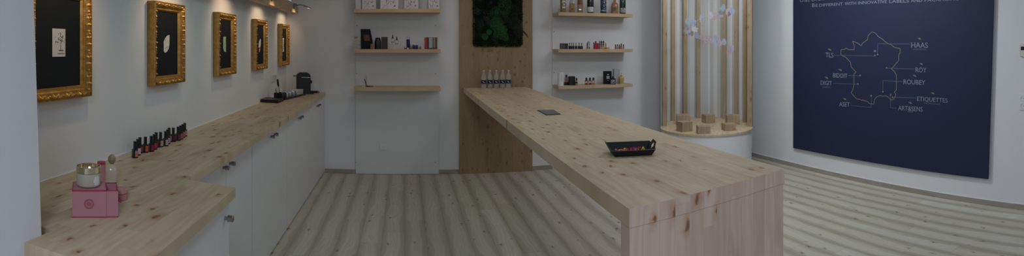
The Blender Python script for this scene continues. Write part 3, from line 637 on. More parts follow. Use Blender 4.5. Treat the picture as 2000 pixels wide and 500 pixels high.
# paper leaf garlands
LEAFC = [mat('paper_blue', (.33, .44, .49), .8), mat('paper_lavender', (.38, .38, .47), .8), mat('paper_pink', (.47, .37, .39), .8), mat('paper_white', (.52, .50, .52), .8), mat('paper_brown', (.42, .28, .25), .8), mat('paper_slate', (.33, .37, .50), .8)]
def garland(label, items, dist):
    pts = [(1320+x*.24, y*.24) for x, y, *_ in items]; q0 = None; ps = []
    for i, (px, py) in enumerate(pts):
        s, c = dr(px); r = CR+dist(i, len(pts)); ps.append(Vector((s*r, c*r, EYE+(90-py)/1000*r)))
    g = thing('leaf_garland', label, 'garland', ps[0])
    MB().tube([q-ps[0] for q in ps], .0009, 5).build('thread', PLWHITE, g)
    for k in (0, len(ps)//2, len(ps)-1): MB().tube([ps[k]-ps[0], Vector((ps[k].x-ps[0].x, ps[k].y-ps[0].y, CEIL-.002-ps[0].z))], .0006, 4).build('hanging_thread', PLWHITE, g)
    rn = random.Random(11)
    for i, ((x, y, ci, kind, sz), p) in enumerate(zip(items, ps)):
        sz = sz*.24/1000*6.6/2; o = MB(); out = []; tw = rn.uniform(-.5, .5); tilt = rn.uniform(-.35, .35)
        wk = .62
        if kind == 's': out = [(math.sin(a)*sz*(1.0 if j % 2 == 0 else .55), math.cos(a)*sz*(1.0 if j % 2 == 0 else .55)) for j, a in enumerate([2*PI*k/12 for k in range(12)])]
        else:
            if kind == 't': wk = .25
            for k in range(20):
                a = 2*PI*k/20; yy = math.cos(a); ww = math.sin(a)*wk*(1-.25*yy)*(1+.08*(k % 2)); out.append((ww*sz, yy*sz))
        M = Matrix.Translation(p-ps[0]) @ Matrix.Rotation(-th0+tw, 4, 'Z') @ Matrix.Rotation(tilt, 4, 'Y') @ YZ
        o.prism(out, -.0006, .0006, 0, M)
        o.prism([(-.0012, -sz*1.35), (.0012, -sz*1.35), (.0012, -sz*.8), (-.0012, -sz*.8)], -.0006, .0006, 0, M)
        o.build('paper_leaf', LEAFC[ci], g)
garland('upper string of small paper leaves hanging inside the ring of posts', [(95, 172, 0, 'l', 52), (130, 185, 0, 'l', 50), (155, 178, 5, 'l', 36), (202, 150, 3, 't', 64), (220, 142, 0, 't', 64), (285, 122, 3, 'l', 62), (318, 132, 2, 's', 70), (365, 115, 1, 'l', 58), (385, 63, 0, 'l', 62), (430, 95, 2, 'l', 68), (457, 88, 5, 'l', 60)], lambda i, n: -.25+.35*math.sin(PI*i/(n-1)))
garland('lower string of pink and lavender paper leaves hanging inside the ring of posts', [(92, 240, 1, 'l', 56), (120, 228, 4, 't', 56), (108, 262, 1, 's', 60), (130, 272, 2, 'l', 44), (155, 240, 3, 's', 62), (172, 288, 5, 'l', 52), (212, 308, 2, 's', 58), (245, 318, 2, 'l', 60), (268, 322, 2, 's', 60), (310, 337, 1, 's', 60), (326, 312, 1, 'l', 54), (352, 345, 2, 'l', 58), (392, 340, 1, 'l', 54), (432, 408, 2, 'l', 66), (453, 396, 1, 'l', 62)], lambda i, n: -.2-.3*math.sin(PI*i/(n-1)))

# ================================================================== pink box group on the near worktop
PINK = mat('pink_paper', (.52, .235, .26), .55); PINKD = mat('crimson_edge', (.42, .05, .08), .5); PINKL = mat('light_pink_paper', (.58, .285, .285), .55); PLUM = mat('plum_lining', (.22, .06, .09), .7)
bp_ = at_h(174.5, 425.5, HT); rb = facing(bp_); ub = Vector((math.cos(rb), math.sin(rb), 0))
t = thing('gift_box', 'pink cube gift box with crimson edges, round emblem and an open side drawer', 'box', (bp_.x, bp_.y, HT+.0005), rb)
bw, bd_, bh = .1165, .105, .094
MB().box(-bw/2, bw/2, 0, bd_, 0, bh).build('sleeve', [PINK], t, bevel=.0008)
e = MB()
e.box(-bw/2-.0005, bw/2+.0005, -.0006, .002, bh-.005, bh+.0006); e.box(-bw/2-.0005, bw/2+.0005, -.0006, .002, 0, .0035); e.box(-bw/2-.0006, -bw/2+.002, -.0006, bd_, bh-.004, bh+.0006); e.box(bw/2-.0015, bw/2+.0006, -.0006, bd_+.0005, bh-.003, bh+.0007)
e.box(-bw/2, bw/2, bd_-.002, bd_+.0006, bh-.003, bh+.0007)
e.build('edge_trim', PINKD, t)
d = MB(); x0, x1 = bw/2+.0006, bw/2+.040
d.box(x0, x1, .002, .004, .003, bh-.003); d.box(x0, x1, bd_-.004, bd_-.002, .003, bh-.003); d.box(x1-.002, x1, .004, bd_-.004, .003, bh-.003)
dw = d.build('drawer', PINK, t); MB().box(x0, x1-.002, .004, bd_-.004, .003, .02).build('lining', PLUM, dw)
e = MB(); e.box(x0, x1+.0006, .0014, .0046, bh-.005, bh-.002); e.box(x0, x1+.0006, bd_-.0046, bd_-.0014, bh-.005, bh-.002); e.box(x1-.0026, x1+.0006, .0014, bd_-.0014, bh-.005, bh-.002); e.box(x0, x1, .0013, .004, .0, .0035)
e.build('drawer_trim', PINKD, dw)
MB().tube([(x1, .05, .05), (x1+.006, .05, .052), (x1+.014, .048, .044), (x1+.012, .045, .038), (x1+.002, .047, .045)], .0022, 6).build('ribbon_pull', PINKD, dw, smooth=60)
# round emblem
M = Matrix.Translation((-.001, -.0012, .047)) @ Matrix.Rotation(PI/2, 4, 'X')
m_ = MB()
def ring(b, r0, r1, M, n=40, c=(0, 0), z=0.0004):
    vs = []
    for i in range(n):
        a = 2*PI*i/n
        for r in (r0, r1): vs.append(M @ Vector((c[0]+r*math.cos(a), c[1]+r*math.sin(a), z)))
    b.add(vs, [(2*i, 2*i+1, (2*i+3) % (2*n), (2*i+2) % (2*n)) for i in range(n)])
ring(m_, .0155, .0165, M); ring(m_, .0125, .0132, M)
for i in range(24):
    a = 2*PI*i/24; ring(m_, 0, .0009, M, 8, (.0143*math.cos(a), .0143*math.sin(a)))
for sx in (-1, 1):
    ring(m_, .0025, .0035, M, 20, (sx*.0048, .0042)); ring(m_, .0025, .0035, M, 20, (sx*.0048, -.0042)); 
m_.box(-.0005, .0005, -.009, .009, .0003, .0005, M=M); m_.box(-.009, .009, -.0004, .0004, .0003, .0005, M=M)
m_.build('emblem', PINKD, t)
# cream jar on the box
jx = Vector((bp_.x, bp_.y, 0))+ub*(-.003)+Vector((-math.sin(rb), math.cos(rb), 0))*.057
FROST = mat('frosted_glass', (.50, .46, .375), .45, spec=.4)
t = thing('cream_jar', 'frosted cosmetic jar with a gold rim standing on the pink box', 'jar', (jx.x, jx.y, HT+bh+.0015), rb)
MB().lathe([(.030, 0), (.038, .001), (.0415, .004), (.043, .010), (.043, .042), (.042, .046), (.036, .048)], n=48).build('body', FROST, t, smooth=40)
MB().lathe([(.036, .0482), (.0435, .0482), (.0435, .068), (.0425, .0695), (.040, .0695), (.0395, .062), (.0385, .057), (.02, .0565), (.001, .0565)], n=48).build('gold_rim', GOLDL, t, smooth=30)
b = MB()
vs = []
for i in range(9):
    for j in range(7):
        a = -PI/2+.42+(i/8)*.62; z = .008+j/6*.031; vs.append((.0434*math.cos(a), .0434*math.sin(a), z))
b.add(vs, [(i*7+j, (i+1)*7+j, (i+1)*7+j+1, i*7+j+1) for i in range(8) for j in range(6) if not ((i in (0, 7)) and j in (0, 5)) and not (i == 0 and j in (1, 4))])
b.build('label', mat('jar_label', (.74, .73, .70), .5), t, smooth=60)
# perfume bottle, round box, tube behind
def on_top(px, py, z=HT): q = at_h(px, py, z); return (q.x, q.y, z+.0005)
AMB = mat('pale_perfume', (.60, .47, .30), .15, spec=.6, coat=.5)
q = on_top(218.5, 363); t = thing('perfume_bottle', 'pale amber perfume bottle with a faceted gold stopper behind the pink box', 'bottle', q, facing(q))
MB().lathe([(.017, .012), (.019, .014), (.020, .060), (.016, .072), (.008, .078)], n=32, sy=.6, sq=3.5).build('perfume', AMB, t, smooth=40)
MB().lathe([(.019, 0), (.0215, .002), (.0225, .062), (.0185, .077), (.009, .084), (.008, .092)], n=32, sy=.65, sq=3.5).build('glass', SHOWG, t, smooth=40)
MB().lathe([(.009, .0922), (.010, .095), (.0155, .101), (.0175, .110), (.016, .120), (.009, .129), (.001, .132)], n=9).build('stopper', mat('pale_gold', (.40, .33, .24), .25, .6), t)
q = on_top(234, 389); t = thing('round_box', 'small round pink box lying at the right of the gift box', 'box', q, facing(q))
MB().lathe([(.0295, 0), (.0295, .024)], n=40).build('base', PINK, t, smooth=40); MB().lathe([(.0305, .0265), (.0305, .040), (.029, .041)], n=40).build('lid', PINKL, t, smooth=40)
MB().lathe([(.0306, .0242), (.0308, .0263)], n=40).build('edge_trim', PINKD, t, smooth=40)
q = on_top(198, 352); t = thing('pink_tube', 'pink cylinder tube mostly hidden behind the cream jar', 'tube', q, 0)
MB().lathe([(.018, 0), (.018, .070)], n=32).build('body', PINK, t, smooth=40); MB().lathe([(.0184, .0702), (.0184, .080), (.0175, .081)], n=32).build('lid', PINKD, t, smooth=40)

# ================================================================== nail polish rows
POL = [(115, 405, (.60, .22, .17), 'salmon'), (140, 382, (.65, .62, .60), 'white'), (158, 364, (.45, .03, .05), 'red'), (207, 358, (.62, .12, .05), 'orange'), (259, 350, (.33, .015, .06), 'crimson'), (286, 331, (.50, .03, .04), 'scarlet'), (302, 312, (.20, .012, .05), 'dark berry'),
       (341, 309, (.50, .36, .30), 'beige'), (386, 299, (.55, .40, .38), 'pale rose'), (403, 282, (.50, .38, .36), 'dusty rose'), (416, 264, (.38, .30, .26), 'taupe'), (454, 262, (.16, .01, .03), 'maroon'), (496, 252, (.20, .02, .04), 'burgundy'), (519, 240, (.38, .14, .17), 'mauve'), (537, 226, (.42, .16, .19), 'rosewood'), (555, 213, (.50, .28, .28), 'pale pink')]
PLACE = ['standing nearest the camera', 'second from the near end', 'tucked behind the white one', 'standing alone fourth from the near end', 'fifth from the near end', 'just beyond the crimson one', 'behind the scarlet one', 'in the middle of the rows', 'ninth from the near end', 'just beyond the pale rose one', 'tucked behind the dusty rose one', 'twelfth from the near end', 'fourth from the far end', 'third from the far end', 'second from the far end', 'at the far end of the rows']
CAPB = mat('black_cap', (.012, .013, .016), .3); cp = MB(); cp.lathe([(.0085, 0.040), (.0085, .043), (.0075, .0445), (.007, .078), (.006, .080)], n=4*4, sq=6)
for i, (cx_, cy_, col, nm) in enumerate(POL):
    q = on_top(240+cx_*.22, 220+cy_*.22); rr = PI/2-.10
    t = thing('nail_polish', f'black nail polish bottle with a {nm} label, {PLACE[i]}', 'nail polish', q, facing(q)+.38, 'nail polish bottles on the worktop')
    if i == 0:
        P = [MB().box(-.0138, .0138, .0, .0255, 0, .0445).build('bottle', CAPB, t, bevel=.002), None]
        k = MB(); k.lathe([(.0095, 0.0446), (.0095, .048), (.0080, .0495), (.0076, .081), (.0084, .085), (.0073, .0865)], c=(0, .012, 0), n=16, sq=6); P[1] = k.build('cap', CAPB, t, smooth=30)
    else:
        for s_ in P: c_ = s_.copy(); COL.objects.link(c_); c_.parent = t
    lb = MB().box(-.004, .0118, -.0006, -.0001, .007, .038).build('label', mat('polish_'+nm.replace(' ', '_'), col, .4), t)
    b = MB(); b.box(.0035, .0045, -.0009, -.0007, .014, .032); b.box(.001, .007, -.0009, -.0007, .022, .023); tag(b.build('label_print', INK, lb))

# ================================================================== coffee corner
q = at_h(592, 185, HT); cm = thing('coffee_machine', 'black capsule coffee machine with a silver lever at the back corner', 'coffee machine', (q.x-.02, q.y+.125, HT+.0005), facing(q)+.12)
def arch(w0, w1, h, r, n=10):
    pts = [(w0, 0), (w1, 0)]+[(w1-r+r*math.sin(PI/2-a*PI/2/n), h-r+r*math.sin(a*PI/2/n)) for a in range(n+1)]+[(w0+r-r*math.sin(a*PI/2/n), h-r+r*math.cos(a*PI/2/n)) for a in range(n+1)]
    return pts
b = MB(); b.prism(arch(-.088, .082, .262, .055), -.06, .06, 0, YZ); b.build('body', BLACK, cm, bevel=.006, smooth=40)
b = MB(); b.prism(arch(-.070, .068, .250, .045), -.0635, -.061, 0, YZ); b.build('side_cover', mat('dark_panel', (.022, .023, .025), .4), cm, smooth=30)
MB().tube([(-.035, -.075, .205), (.02, -.078, .203), (.09, -.07, .200), (.10, 0, .200), (.09, .07, .2), (.02, .078, .203), (-.035, .075, .205)], .0045, 8).build('lever', SILVER, cm, smooth=60)
MB().box(.05, .125, -.045, .045, .0, .035).build('drip_tray', BLACK, cm, bevel=.004)
MB().box(.082, .105, -.018, .018, .125, .165).build('spout', BLACK, cm, bevel=.004)
MB().box(-.125, -.092, -.05, .05, .01, .215).build('water_tank', SHOWG, cm, bevel=.004); MB().box(-.127, -.09, -.052, .052, .216, .226).build('tank_lid', BLACK, cm, bevel=.002)
q = at_h(617.5, 182, HT); t = thing('capsule_stand', 'clear acrylic stand with black pods right of the coffee machine', 'stand', (q.x, q.y, HT+.0005), facing(q))
b = MB(); b.box(-.028, .038, .022, .025, 0, .115); b.box(-.028, .038, -.03, .022, 0, .003); b.build('stand', SHOWG, t)
for x in (-.018, .006): MB().lathe([(.010, .0035), (.015, .010), (.016, .024), (.008, .030)], c=(x, -.005, 0), n=14).build('pod', BLACK, t, smooth=40)
MB().box(.026, .037, -.012, .012, .0032, .025).build('pod_clip', BLACK, t)
# long tray with canisters
A = at_h(557, 195.8, HT); B = at_h(597, 185.8, HT); dv = (B-A); ln = dv.length; an = math.atan2(dv.y, dv.x)
t = thing('serving_tray', 'long black serving tray holding silver canisters beside the coffee machine', 'tray', ((A.x+B.x)/2, (A.y+B.y)/2, HT+.0005), an)
lx = Matrix.Rotation(-an, 3, 'Z')
w = MB(); hl = ln/2; w.box(-hl, hl, .004, .145, 0, .006)
for a in ((-hl, hl, .0, .0038), (-hl, hl, .1452, .149)): w.box(a[0], a[1], a[2], a[3], 0, .022)
w.box(-hl-.004, -hl, 0, .149, 0, .022); w.box(hl, hl+.004, 0, .149, 0, .022); w.build('tray', BLACK, t)
def T2(x, y, z): c, s = math.cos(an), math.sin(an); return ((A.x+B.x)/2+c*x-s*y, (A.y+B.y)/2+s*x+c*y, HT+z)
cb = None; CL = ['nearest in the front row of the tray', 'second in the front row of the tray', 'third in the front row of the tray', 'farthest in the front row of the tray', 'nearest in the back row of the tray', 'second in the back row of the tray', 'third in the back row of the tray', 'farthest in the back row of the tray']
k = 0
for row in (0, 1):
    for j in range(4):
        t = thing('canister', 'small silver lidded canister, '+CL[k], 'canister', T2(-hl+.12+j*.098-row*.03+row*.02, .03+row*.055, .0068), 0, 'silver canisters in the tray'); k += 1
        if cb is None:
            cb = [MB().lathe([(.0110, 0), (.0118, .002), (.0118, .052), (.0110, .054)], n=24).build('body', mat('satin_silver', (.52, .52, .51), .3, .55), t, smooth=40), MB().lathe([(.0122, .0545), (.0122, .058), (.010, .063), (.003, .065)], n=24).build('lid', SILVER, t, smooth=40)]
        else:
            for s_ in cb: c_ = s_.copy(); COL.objects.link(c_); c_.parent = t
t = thing('cup_box', 'low white box at the far end of the serving tray', 'box', T2(hl-.115, .060, .0068), an)
MB().box(-.09, .10, -.035, .045, 0, .058).build('box', mat('pale_box', (.50, .50, .49), .4), t, bevel=.004); MB().box(-.092, .102, -.037, .047, .0585, .064).build('lid', PLWHITE, t, bevel=.002)
# black holder with stirrers
hx = T2(-hl+.062, .086, .0068); t = thing('cutlery_holder', 'black open holder with white stirrers at the near end of the tray', 'holder', hx, an)
w = MB(); w.box(-.05, .05, -.045, .05, 0, .004)
for a in ((-.05, .05, -.047, -.0455), (-.05, .05, .0505, .053)): w.box(a[0], a[1], a[2], a[3], 0, .068)
w.box(-.053, -.0505, -.045, .05, 0, .068); w.box(.0505, .053, -.045, .05, 0, .068); w.build('holder', BLACK, t)
rn = random.Random(2)
for i in range(5):
    MB().tube([(-.035+.014*i, .01, .006), (-.10+.03*i, .015+.008*i, .112+.006*(i % 3))], .0025, 6).build('stirrer', PLWHITE if i > 1 else STEEL, t, smooth=60)
t = thing('whisk', 'upright black handled utensil leaning in the black holder', 'utensil', (hx[0]-.02, hx[1]+.01, HT+.013), an)
MB().tube([(0.03, -.01, 0), (-.002, .0, .125)], .0035, 6).build('shaft', STEEL, t, smooth=60)
MB().tube([(-.002, 0, .1255), (-.010, .002, .15), (-.022, .002, .195), (-.026, .002, .210)], [.006, .012, .011, .006], 10).build('handle', BLACK, t, smooth=60)
# flat black box in front
qs = [at_h(508.5, 200, HT), at_h(543.5, 202, HT), at_h(554, 197.3, HT), at_h(518, 195, HT)]; cc = sum(qs, Vector())/4
t = thing('flat_black_box', 'flat black presentation box lying at the near end of the tray', 'box', (cc.x, cc.y, HT+.0005))
MB().prism([(v.x-cc.x, v.y-cc.y) for v in qs], 0, .022).build('base', NAVYB, t, bevel=.002); MB().prism([((v.x-cc.x)*.97, (v.y-cc.y)*.97) for v in qs], .0225, .032).build('lid', BLACK, t, bevel=.002)
# switch plate on the left wall
p = at_x(535, 154, wall_x(5.6)); yy = 1.49/math.tan(.2555); t = thing('wall_outlet', 'white triple outlet plate on the left wall above the tray', 'socket', (wall_x(yy)+.001, yy, 1.235), PI/2+.0135)
MB().box(-.12, .12, -.010, 0, -.043, .043).build('plate', PLWHITE, t, bevel=.003)
for x in (-.075, 0, .075): MB().box(x-.028, x+.028, -.0125, -.0102, -.028, .028).build('insert', mat('grey_insert', (.62, .62, .62), .4), t, bevel=.002)

# ================================================================== candy tray on the high table
q = at_h(1237, 305, TH); tr = thing('candy_tray', 'black leather folded tray with cut out handles on the high table', 'tray', (q.x, q.y, TH+.0016), facing(q)+.22)
L2, Wd, fl, hh = .087, .105, .030, .054     # half base length, base depth, flare, height
def quad(b, pts, th, nrm):
    n = Vector(nrm).normalized()*th; ps = [Vector(p) for p in pts]; o4 = [p+n for p in ps]; k = len(ps)
    b.add(ps+o4, [tuple(range(k)), tuple(range(2*k-1, k-1, -1))]+[(i, k+i, k+(i+1) % k, (i+1) % k) for i in range(k)])
MB().box(-L2, L2, 0, Wd, 0, .003).build('base', NAVYB, tr)
b = MB(); quad(b, [(-L2, 0, 0), (L2, 0, 0), (L2+fl*.62, -fl*.45, hh*.55), (-L2-fl*.62, -fl*.45, hh*.55)], .003, (0, -1, -.5)); b.build('side_wall', NAVYB, tr)
b = MB(); quad(b, [(-L2, Wd, 0), (L2, Wd, 0), (L2+fl*.8, Wd+fl, hh*.80), (-L2-fl*.8, Wd+fl, hh*.80)], .003, (0, 1, -.5)); b.build('side_wall', NAVYB, tr)
for sx in (-1, 1):             # end walls with a diamond cut-out handle and pointed corners
    def E(y, z): return (sx*(L2+fl*z/hh), y, z)
    hole = [(Wd*.52, .018), (Wd*.52+.022, .036), (Wd*.52, .054), (Wd*.52-.022, .036)]
    outer = [(0, 0), (Wd, 0), (Wd+fl, hh*.80), (Wd*.95, hh*.80), (Wd*.86, hh*1.10), (Wd*.30, hh*1.05), (Wd*.14, hh*.72), (-fl*.45, hh*.55)]
    b = MB(); th_ = Vector((sx, 0, -.5)).normalized()*.003
    ring_ = [(0, [0, 1], [0]), ]
    vs = [Vector(E(*q_)) for q_ in outer]+[Vector(E(*q_)) for q_ in hole]; n_ = len(vs)
    fsx = [(0, 1, 8), (1, 2, 9), (1, 9, 8), (2, 3, 9), (3, 4, 10, 9), (4, 5, 10), (5, 6, 11, 10), (6, 7, 11), (7, 0, 11), (0, 8, 11)]
    b.add(vs+[v+th_ for v in vs], fsx+[tuple(n_+i for i in f[::-1]) for f in fsx]+[(i, (i+1) % 8, n_+(i+1) % 8, n_+i) for i in range(8)]+[(8+i, 8+(i+1) % 4, n_+8+(i+1) % 4, n_+8+i) for i in range(4)])
    b.build('end_wall', NAVYB, tr)
def tray_pt(x, y, z): a = tr.rotation_euler.z; return (q.x+math.cos(a)*x-math.sin(a)*y, q.y+math.sin(a)*x+math.cos(a)*y, TH+z)
CN = [(-.050, .055, (.75, .42, .08), 'orange wrapped sweet at the left of the black tray', .0), (-.034, .040, (.60, .03, .03), 'red wrapped sweet lying low beside the orange one', .4), (.0, .055, (.60, .02, .06), 'crimson wrapped sweet in the middle of the black tray', .9), (.022, .052, (.45, .12, .50), 'purple and white wrapped sweet right of the crimson one', 1.4), (.034, .070, (.65, .02, .04), 'red wrapped sweet with a raised twist behind the purple one', .5), (.062, .060, (.72, .68, .06), 'yellow wrapped sweet at the right end of the tray', 1.1)]
for x, y, c_, l_, a_ in CN:
    t = thing('wrapped_sweet', l_, 'sweet', tray_pt(x, y, .0165), a_, 'wrapped sweets in the black tray'); m_ = mat('wrap_%02d' % int(x*1000+60), c_, .3, coat=.4)
    MB().lathe([(.002, -.013), (.0075, -.010), (.0085, -.003), (.0085, .004), (.007, .010), (.002, .013)], n=6, M=Matrix.Rotation(PI/2, 4, 'Y')).build('sweet', m_, t, smooth=50)
    for sx in (-1, 1):
        b = MB(); vs = [(sx*.012, 0, 0)]+[(sx*(.024+.003*(k_ % 2)), (k_-2)*.0055, .004*(-1)**k_+.008) for k_ in range(5)]; b.add(vs+[(v[0], v[1], v[2]+.0006) for v in vs], [(0, k_, k_+1) for k_ in range(1, 5)]+[(6, 6+k_+1, 6+k_) for k_ in range(1, 5)]); b.build('twist', m_, t)

# ================================================================== water bottles
PETM = mat('clear_pet', (.86, .86, .87), .08, alpha=.22); LBL = mat('navy_label', (.012, .028, .085), .4); LBW = mat('white_print', (.62, .65, .70), .5); CAPW = mat('translucent_cap', (.50, .52, .55), .4)
BL = ['leftmost', 'second from the left', 'middle', 'second from the right', 'rightmost']; first = None
for i, px in enumerate((944.8, 957, 969.3, 981.6, 993)):
    q = at_y(px, 170, 6.24); t = thing('water_bottle', f'clear water bottle with navy label, {BL[i]} of five on the table', 'bottle', (q.x, 6.24, TH+.0005), facing(q), 'water bottles at the back end of the high table')
    if first is None:
        MB().lathe([(.026, 0), (.031, .004), (.0315, .04), (.029, .048), (.0312, .055), (.0312, .10), (.029, .106), (.031, .115), (.031, .135), (.028, .155), (.018, .180), (.0125, .190), (.0125, .205)], n=24).build('body', PETM, t, smooth=40)
        MB().lathe([(.0320, .056), (.0322, .060), (.0322, .098), (.0320, .102)], n=32).build('label', LBL, t, smooth=40)
        b = MB(); M = Matrix.Translation((0, -.0335, .078))
        b.add([M @ Vector(v) for v in [(-.016, 0, .008), (-.006, 0, .010), (.004, 0, -.002), (.016, 0, -.010), (.004, 0, -.010), (-.006, 0, .002)]], [(0, 1, 2, 5), (2, 3, 4, 5)]); b.build('print', LBW, t)
        MB().lathe([(.0145, .2055), (.0145, .220), (.013, .2215)], n=20).build('cap', CAPW, t, smooth=40)
        first = t
    else:
        for ch in list(first.children): c_ = ch.copy(); COL.objects.link(c_); c_.parent = t

# ================================================================== goods on the shelves
SY = 6.20                      # usual depth of the goods
def gx(px, Y): return math.tan((px-790)/1000)*Y
def gh(py0, py1, px, Y): return abs(py1-py0)/1000*Y/math.cos((px-790)/1000)
def spot(px, Y, z): return (gx(px, Y), Y, z+.0008)
def boxy(name, label, cat, x0, x1, py, z, Y, dep, m, rz=0, group=None, extra=None):
    # a carton whose front spans pixels x0..x1 and whose top is at pixel row py
    xc = (x0+x1)/2; p = spot(xc, Y, z); wd = gx(x1, Y)-gx(x0, Y); h = EYE+(90-py)/1000*Y/math.cos((xc-790)/1000)-z
    t = thing(name, label, cat, p, rz, group); wd /= (math.cos(rz)+math.sin(abs(rz))*dep/wd) if rz else 1
    MB().box(-wd/2, wd/2, 0, dep, 0, h).build('carton', m, t, bevel=.0008)
    if extra: extra(t, wd, h, dep)
    return t
INKB = mat('black_ink', (.02, .02, .025), .6); TERRA = mat('terracotta_ink', (.28, .11, .07), .6); OLIVE = mat('olive_ink', (.07, .06, .04), .6)
CARTON = mat('white_carton', (.68, .66, .69), .5)
def fp(b, pts, m=0, y=-.0006): b.prism(pts, y, y+.0004, m, YZ)
def tree_print(seed, leafm, butterfly=.8):
    def f(t, w, h, d):
        rn = random.Random(seed); b = MB(); bx0 = -w*.42
        def stroke(x, z, x2, z2, wd_):
            dx, dz = x2-x, z2-z; l = math.hypot(dx, dz); nx, nz = -dz/l*wd_, dx/l*wd_; fp(b, [(x+nx, z+nz), (x2+nx*.5, z2+nz*.5), (x2-nx*.5, z2-nz*.5), (x-nx, z-nz)])
        stroke(bx0, .006, bx0+w*.3, .055, .0012); stroke(bx0+w*.15, .030, bx0+w*.02, .060, .0009); stroke(bx0+w*.22, .042, bx0+w*.4, .035, .0009); stroke(bx0+w*.3, .055, bx0+w*.2, .11, .001); stroke(bx0+w*.3, .055, bx0+w*.5, .10, .001); stroke(bx0+w*.4, .08, bx0+w*.3, .14, .001)
        for k_ in range(26):
            x = bx0+rn.uniform(0, w*.55); z = .03+rn.uniform(0, .13); r = rn.uniform(.0022, .0055)
            if z < h-.01: fp(b, [(x+r*math.cos(a_*PI/3+k_), z+r*math.sin(a_*PI/3+k_)) for a_ in range(6)])
        X = w*.22
        for dx, dz, s_ in ((0, .075, 1), (.012, .088, .7)):
            fp(b, [(X+dx-.014*s_, dz+.018*s_), (X+dx-.006*s_, dz+.004*s_), (X+dx+.008*s_, dz-.002*s_), (X+dx+.009*s_, dz+.004*s_), (X+dx, dz+.008*s_), (X+dx-.008*s_, dz+.020*s_)])
        fp(b, [(X+.002, .034), (X+.012, .030), (X+.022, .036), (X+.026, .048), (X+.016, .050), (X+.006, .044)], 1)
        for dx, wd_ in ((-.1, .03), (.15, .012)): fp(b, [(w*dx-wd_/2, .012), (w*dx+wd_/2, .012), (w*dx+wd_/2, .0145), (w*dx-wd_/2, .0145)], 2)
        b.build('print', [INKB, leafm, GREYP], t)
    return f
Z = LS[0]
G1 = 'white tree print cartons on the top left shelf'
boxy('carton_box', 'slim plain white carton at the left end of the top left shelf', 'box', 694.5, 706, -25, Z, 6.20, .08, CARTON, 0, G1)
boxy('carton_box', 'white carton with a branch and rust leaf print beside the slim plain one', 'box', 707, 734, -25, Z, 6.17, .09, CARTON, 0, G1, tree_print(1, TERRA))
boxy('carton_box', 'wide white carton with a branch print and olive leaf on the top left shelf', 'box', 742, 779, -25, Z, 6.17, .10, CARTON, .12, G1, tree_print(2, OLIVE))
boxy('carton_box', 'white carton with a butterfly and terracotta leaf, third along the top left shelf', 'box', 788, 818, -25, Z, 6.17, .08, CARTON, -.25, G1, tree_print(3, TERRA))
boxy('carton_box', 'white carton with a branch print at the right end of the top left shelf', 'box', 836, 859, -25, Z, 6.17, .08, CARTON, .2, G1, tree_print(4, TERRA))
# ---- middle left shelf
Z = LS[1]
CREAM = mat('cream_carton', (.44, .43, .40), .6)
def txt_lines(t, w, h, d):
    b = MB()
    for z, a, c_, th_ in ((h-.014, -.38, .1, .006), (h-.026, -.38, .0, .006), (h*.6, -.38, -.1, .002), (h*.35, .15, .4, .003), (h*.3, .2, .4, .003), (h*.15, -.38, .0, .002)): fp(b, [(w*a, z), (w*c_, z), (w*c_, z+th_), (w*a, z+th_)])
    b.build('print', INKB, t)
boxy('carton_box', 'cream carton with small black print at the left end of the middle left shelf', 'box', 690.5, 704.5, 71, Z, 6.22, .06, CREAM, 0, None, txt_lines)
p = spot(714, 6.20, Z); t = thing('coffee_pouch', 'black leaning pouch with a brown label on the middle left shelf', 'pouch', (gx(716, 6.2), 6.20, Z+.0008))
hx_ = gh(56, 95.5, 714, 6.2); b = MB(); a0, a1, b0, b1 = gx(706, 6.2)-gx(716, 6.2), gx(728.5, 6.2)-gx(716, 6.2), gx(703.2, 6.2)-gx(716, 6.2), gx(722.5, 6.2)-gx(716, 6.2)
b.add([(a0, 0, 0), (a1, 0, 0), (a1, .08, 0), (a0, .08, 0), (a0-.002, -.003, hx_*.4), (a1-.008, -.003, hx_*.4), (a1-.008, .085, hx_*.4), (a0-.002, .085, hx_*.4), (b0, .05, hx_), (b1, .05, hx_), (b1, .056, hx_), (b0, .056, hx_)],
      [(3, 2, 1, 0), (0, 1, 5, 4), (1, 2, 6, 5), (2, 3, 7, 6), (3, 0, 4, 7), (4, 5, 9, 8), (5, 6, 10, 9), (6, 7, 11, 10), (7, 4, 8, 11), (8, 9, 10, 11)]); b.build('pouch', BLACKM, t, bevel=.002)
def pl(f, g): # point on the sloping front
    z = hx_*g; k_ = max(0, (g-.4)/.6); xl = a0-.002+(b0-a0+.002)*k_; xr = a1-.008+(b1-a1+.008)*k_; y = -.003+.053*k_; return (xl+(xr-xl)*f, y-.0015, z)
MB().add([pl(.28, .41), pl(.80, .41), pl(.80, .72), pl(.28, .72)], [(0, 1, 2, 3)]).build('label', mat('brown_label', (.10, .035, .028), .6), t)
LAB = {}
def bottle(name, label, cat, px, Y, z, parts, group=None, n=20, sq=0, sy=1, rz=None):
    p = spot(px, Y, z); t = thing(name, label, cat, p, facing(p) if rz is None else rz, group)
    for nm, prof, m_ in parts: MB().lathe(prof, n=n, sq=sq, sy=sy).build(nm, m_, t, smooth=35)
    return t
def lab(t, w, z0, z1, y, m_, name='label', x=0): return MB().box(x-w/2, x+w/2, y-.0008, y, z0, z1).build(name, m_, t)
COPPER = mat('copper_brown', (.26, .115, .085), .45); DGL = mat('dark_brown_glass', (.022, .020, .018), .2); WINE = mat('dark_wine_carton', (.050, .028, .032), .5)
bottle('serum_bottle', 'small copper bottle with a black cap in front of the black pouch', 'bottle', 726.5, 6.17, Z, [('body', [(.020, 0), (.022, .002), (.022, .060), (.019, .063)], COPPER), ('cap', [(.013, .0632), (.013, .084), (.011, .086)], BLACK)])
bottle('apothecary_jar', 'rounded dark brown jar with a wide lid on the middle left shelf', 'jar', 737.8, 6.22, Z, [('body', [(.036, 0), (.040, .004), (.0405, .085), (.037, .108), (.030, .120)], DGL), ('lid', [(.029, .1205), (.030, .138), (.028, .140)], BLACK)])
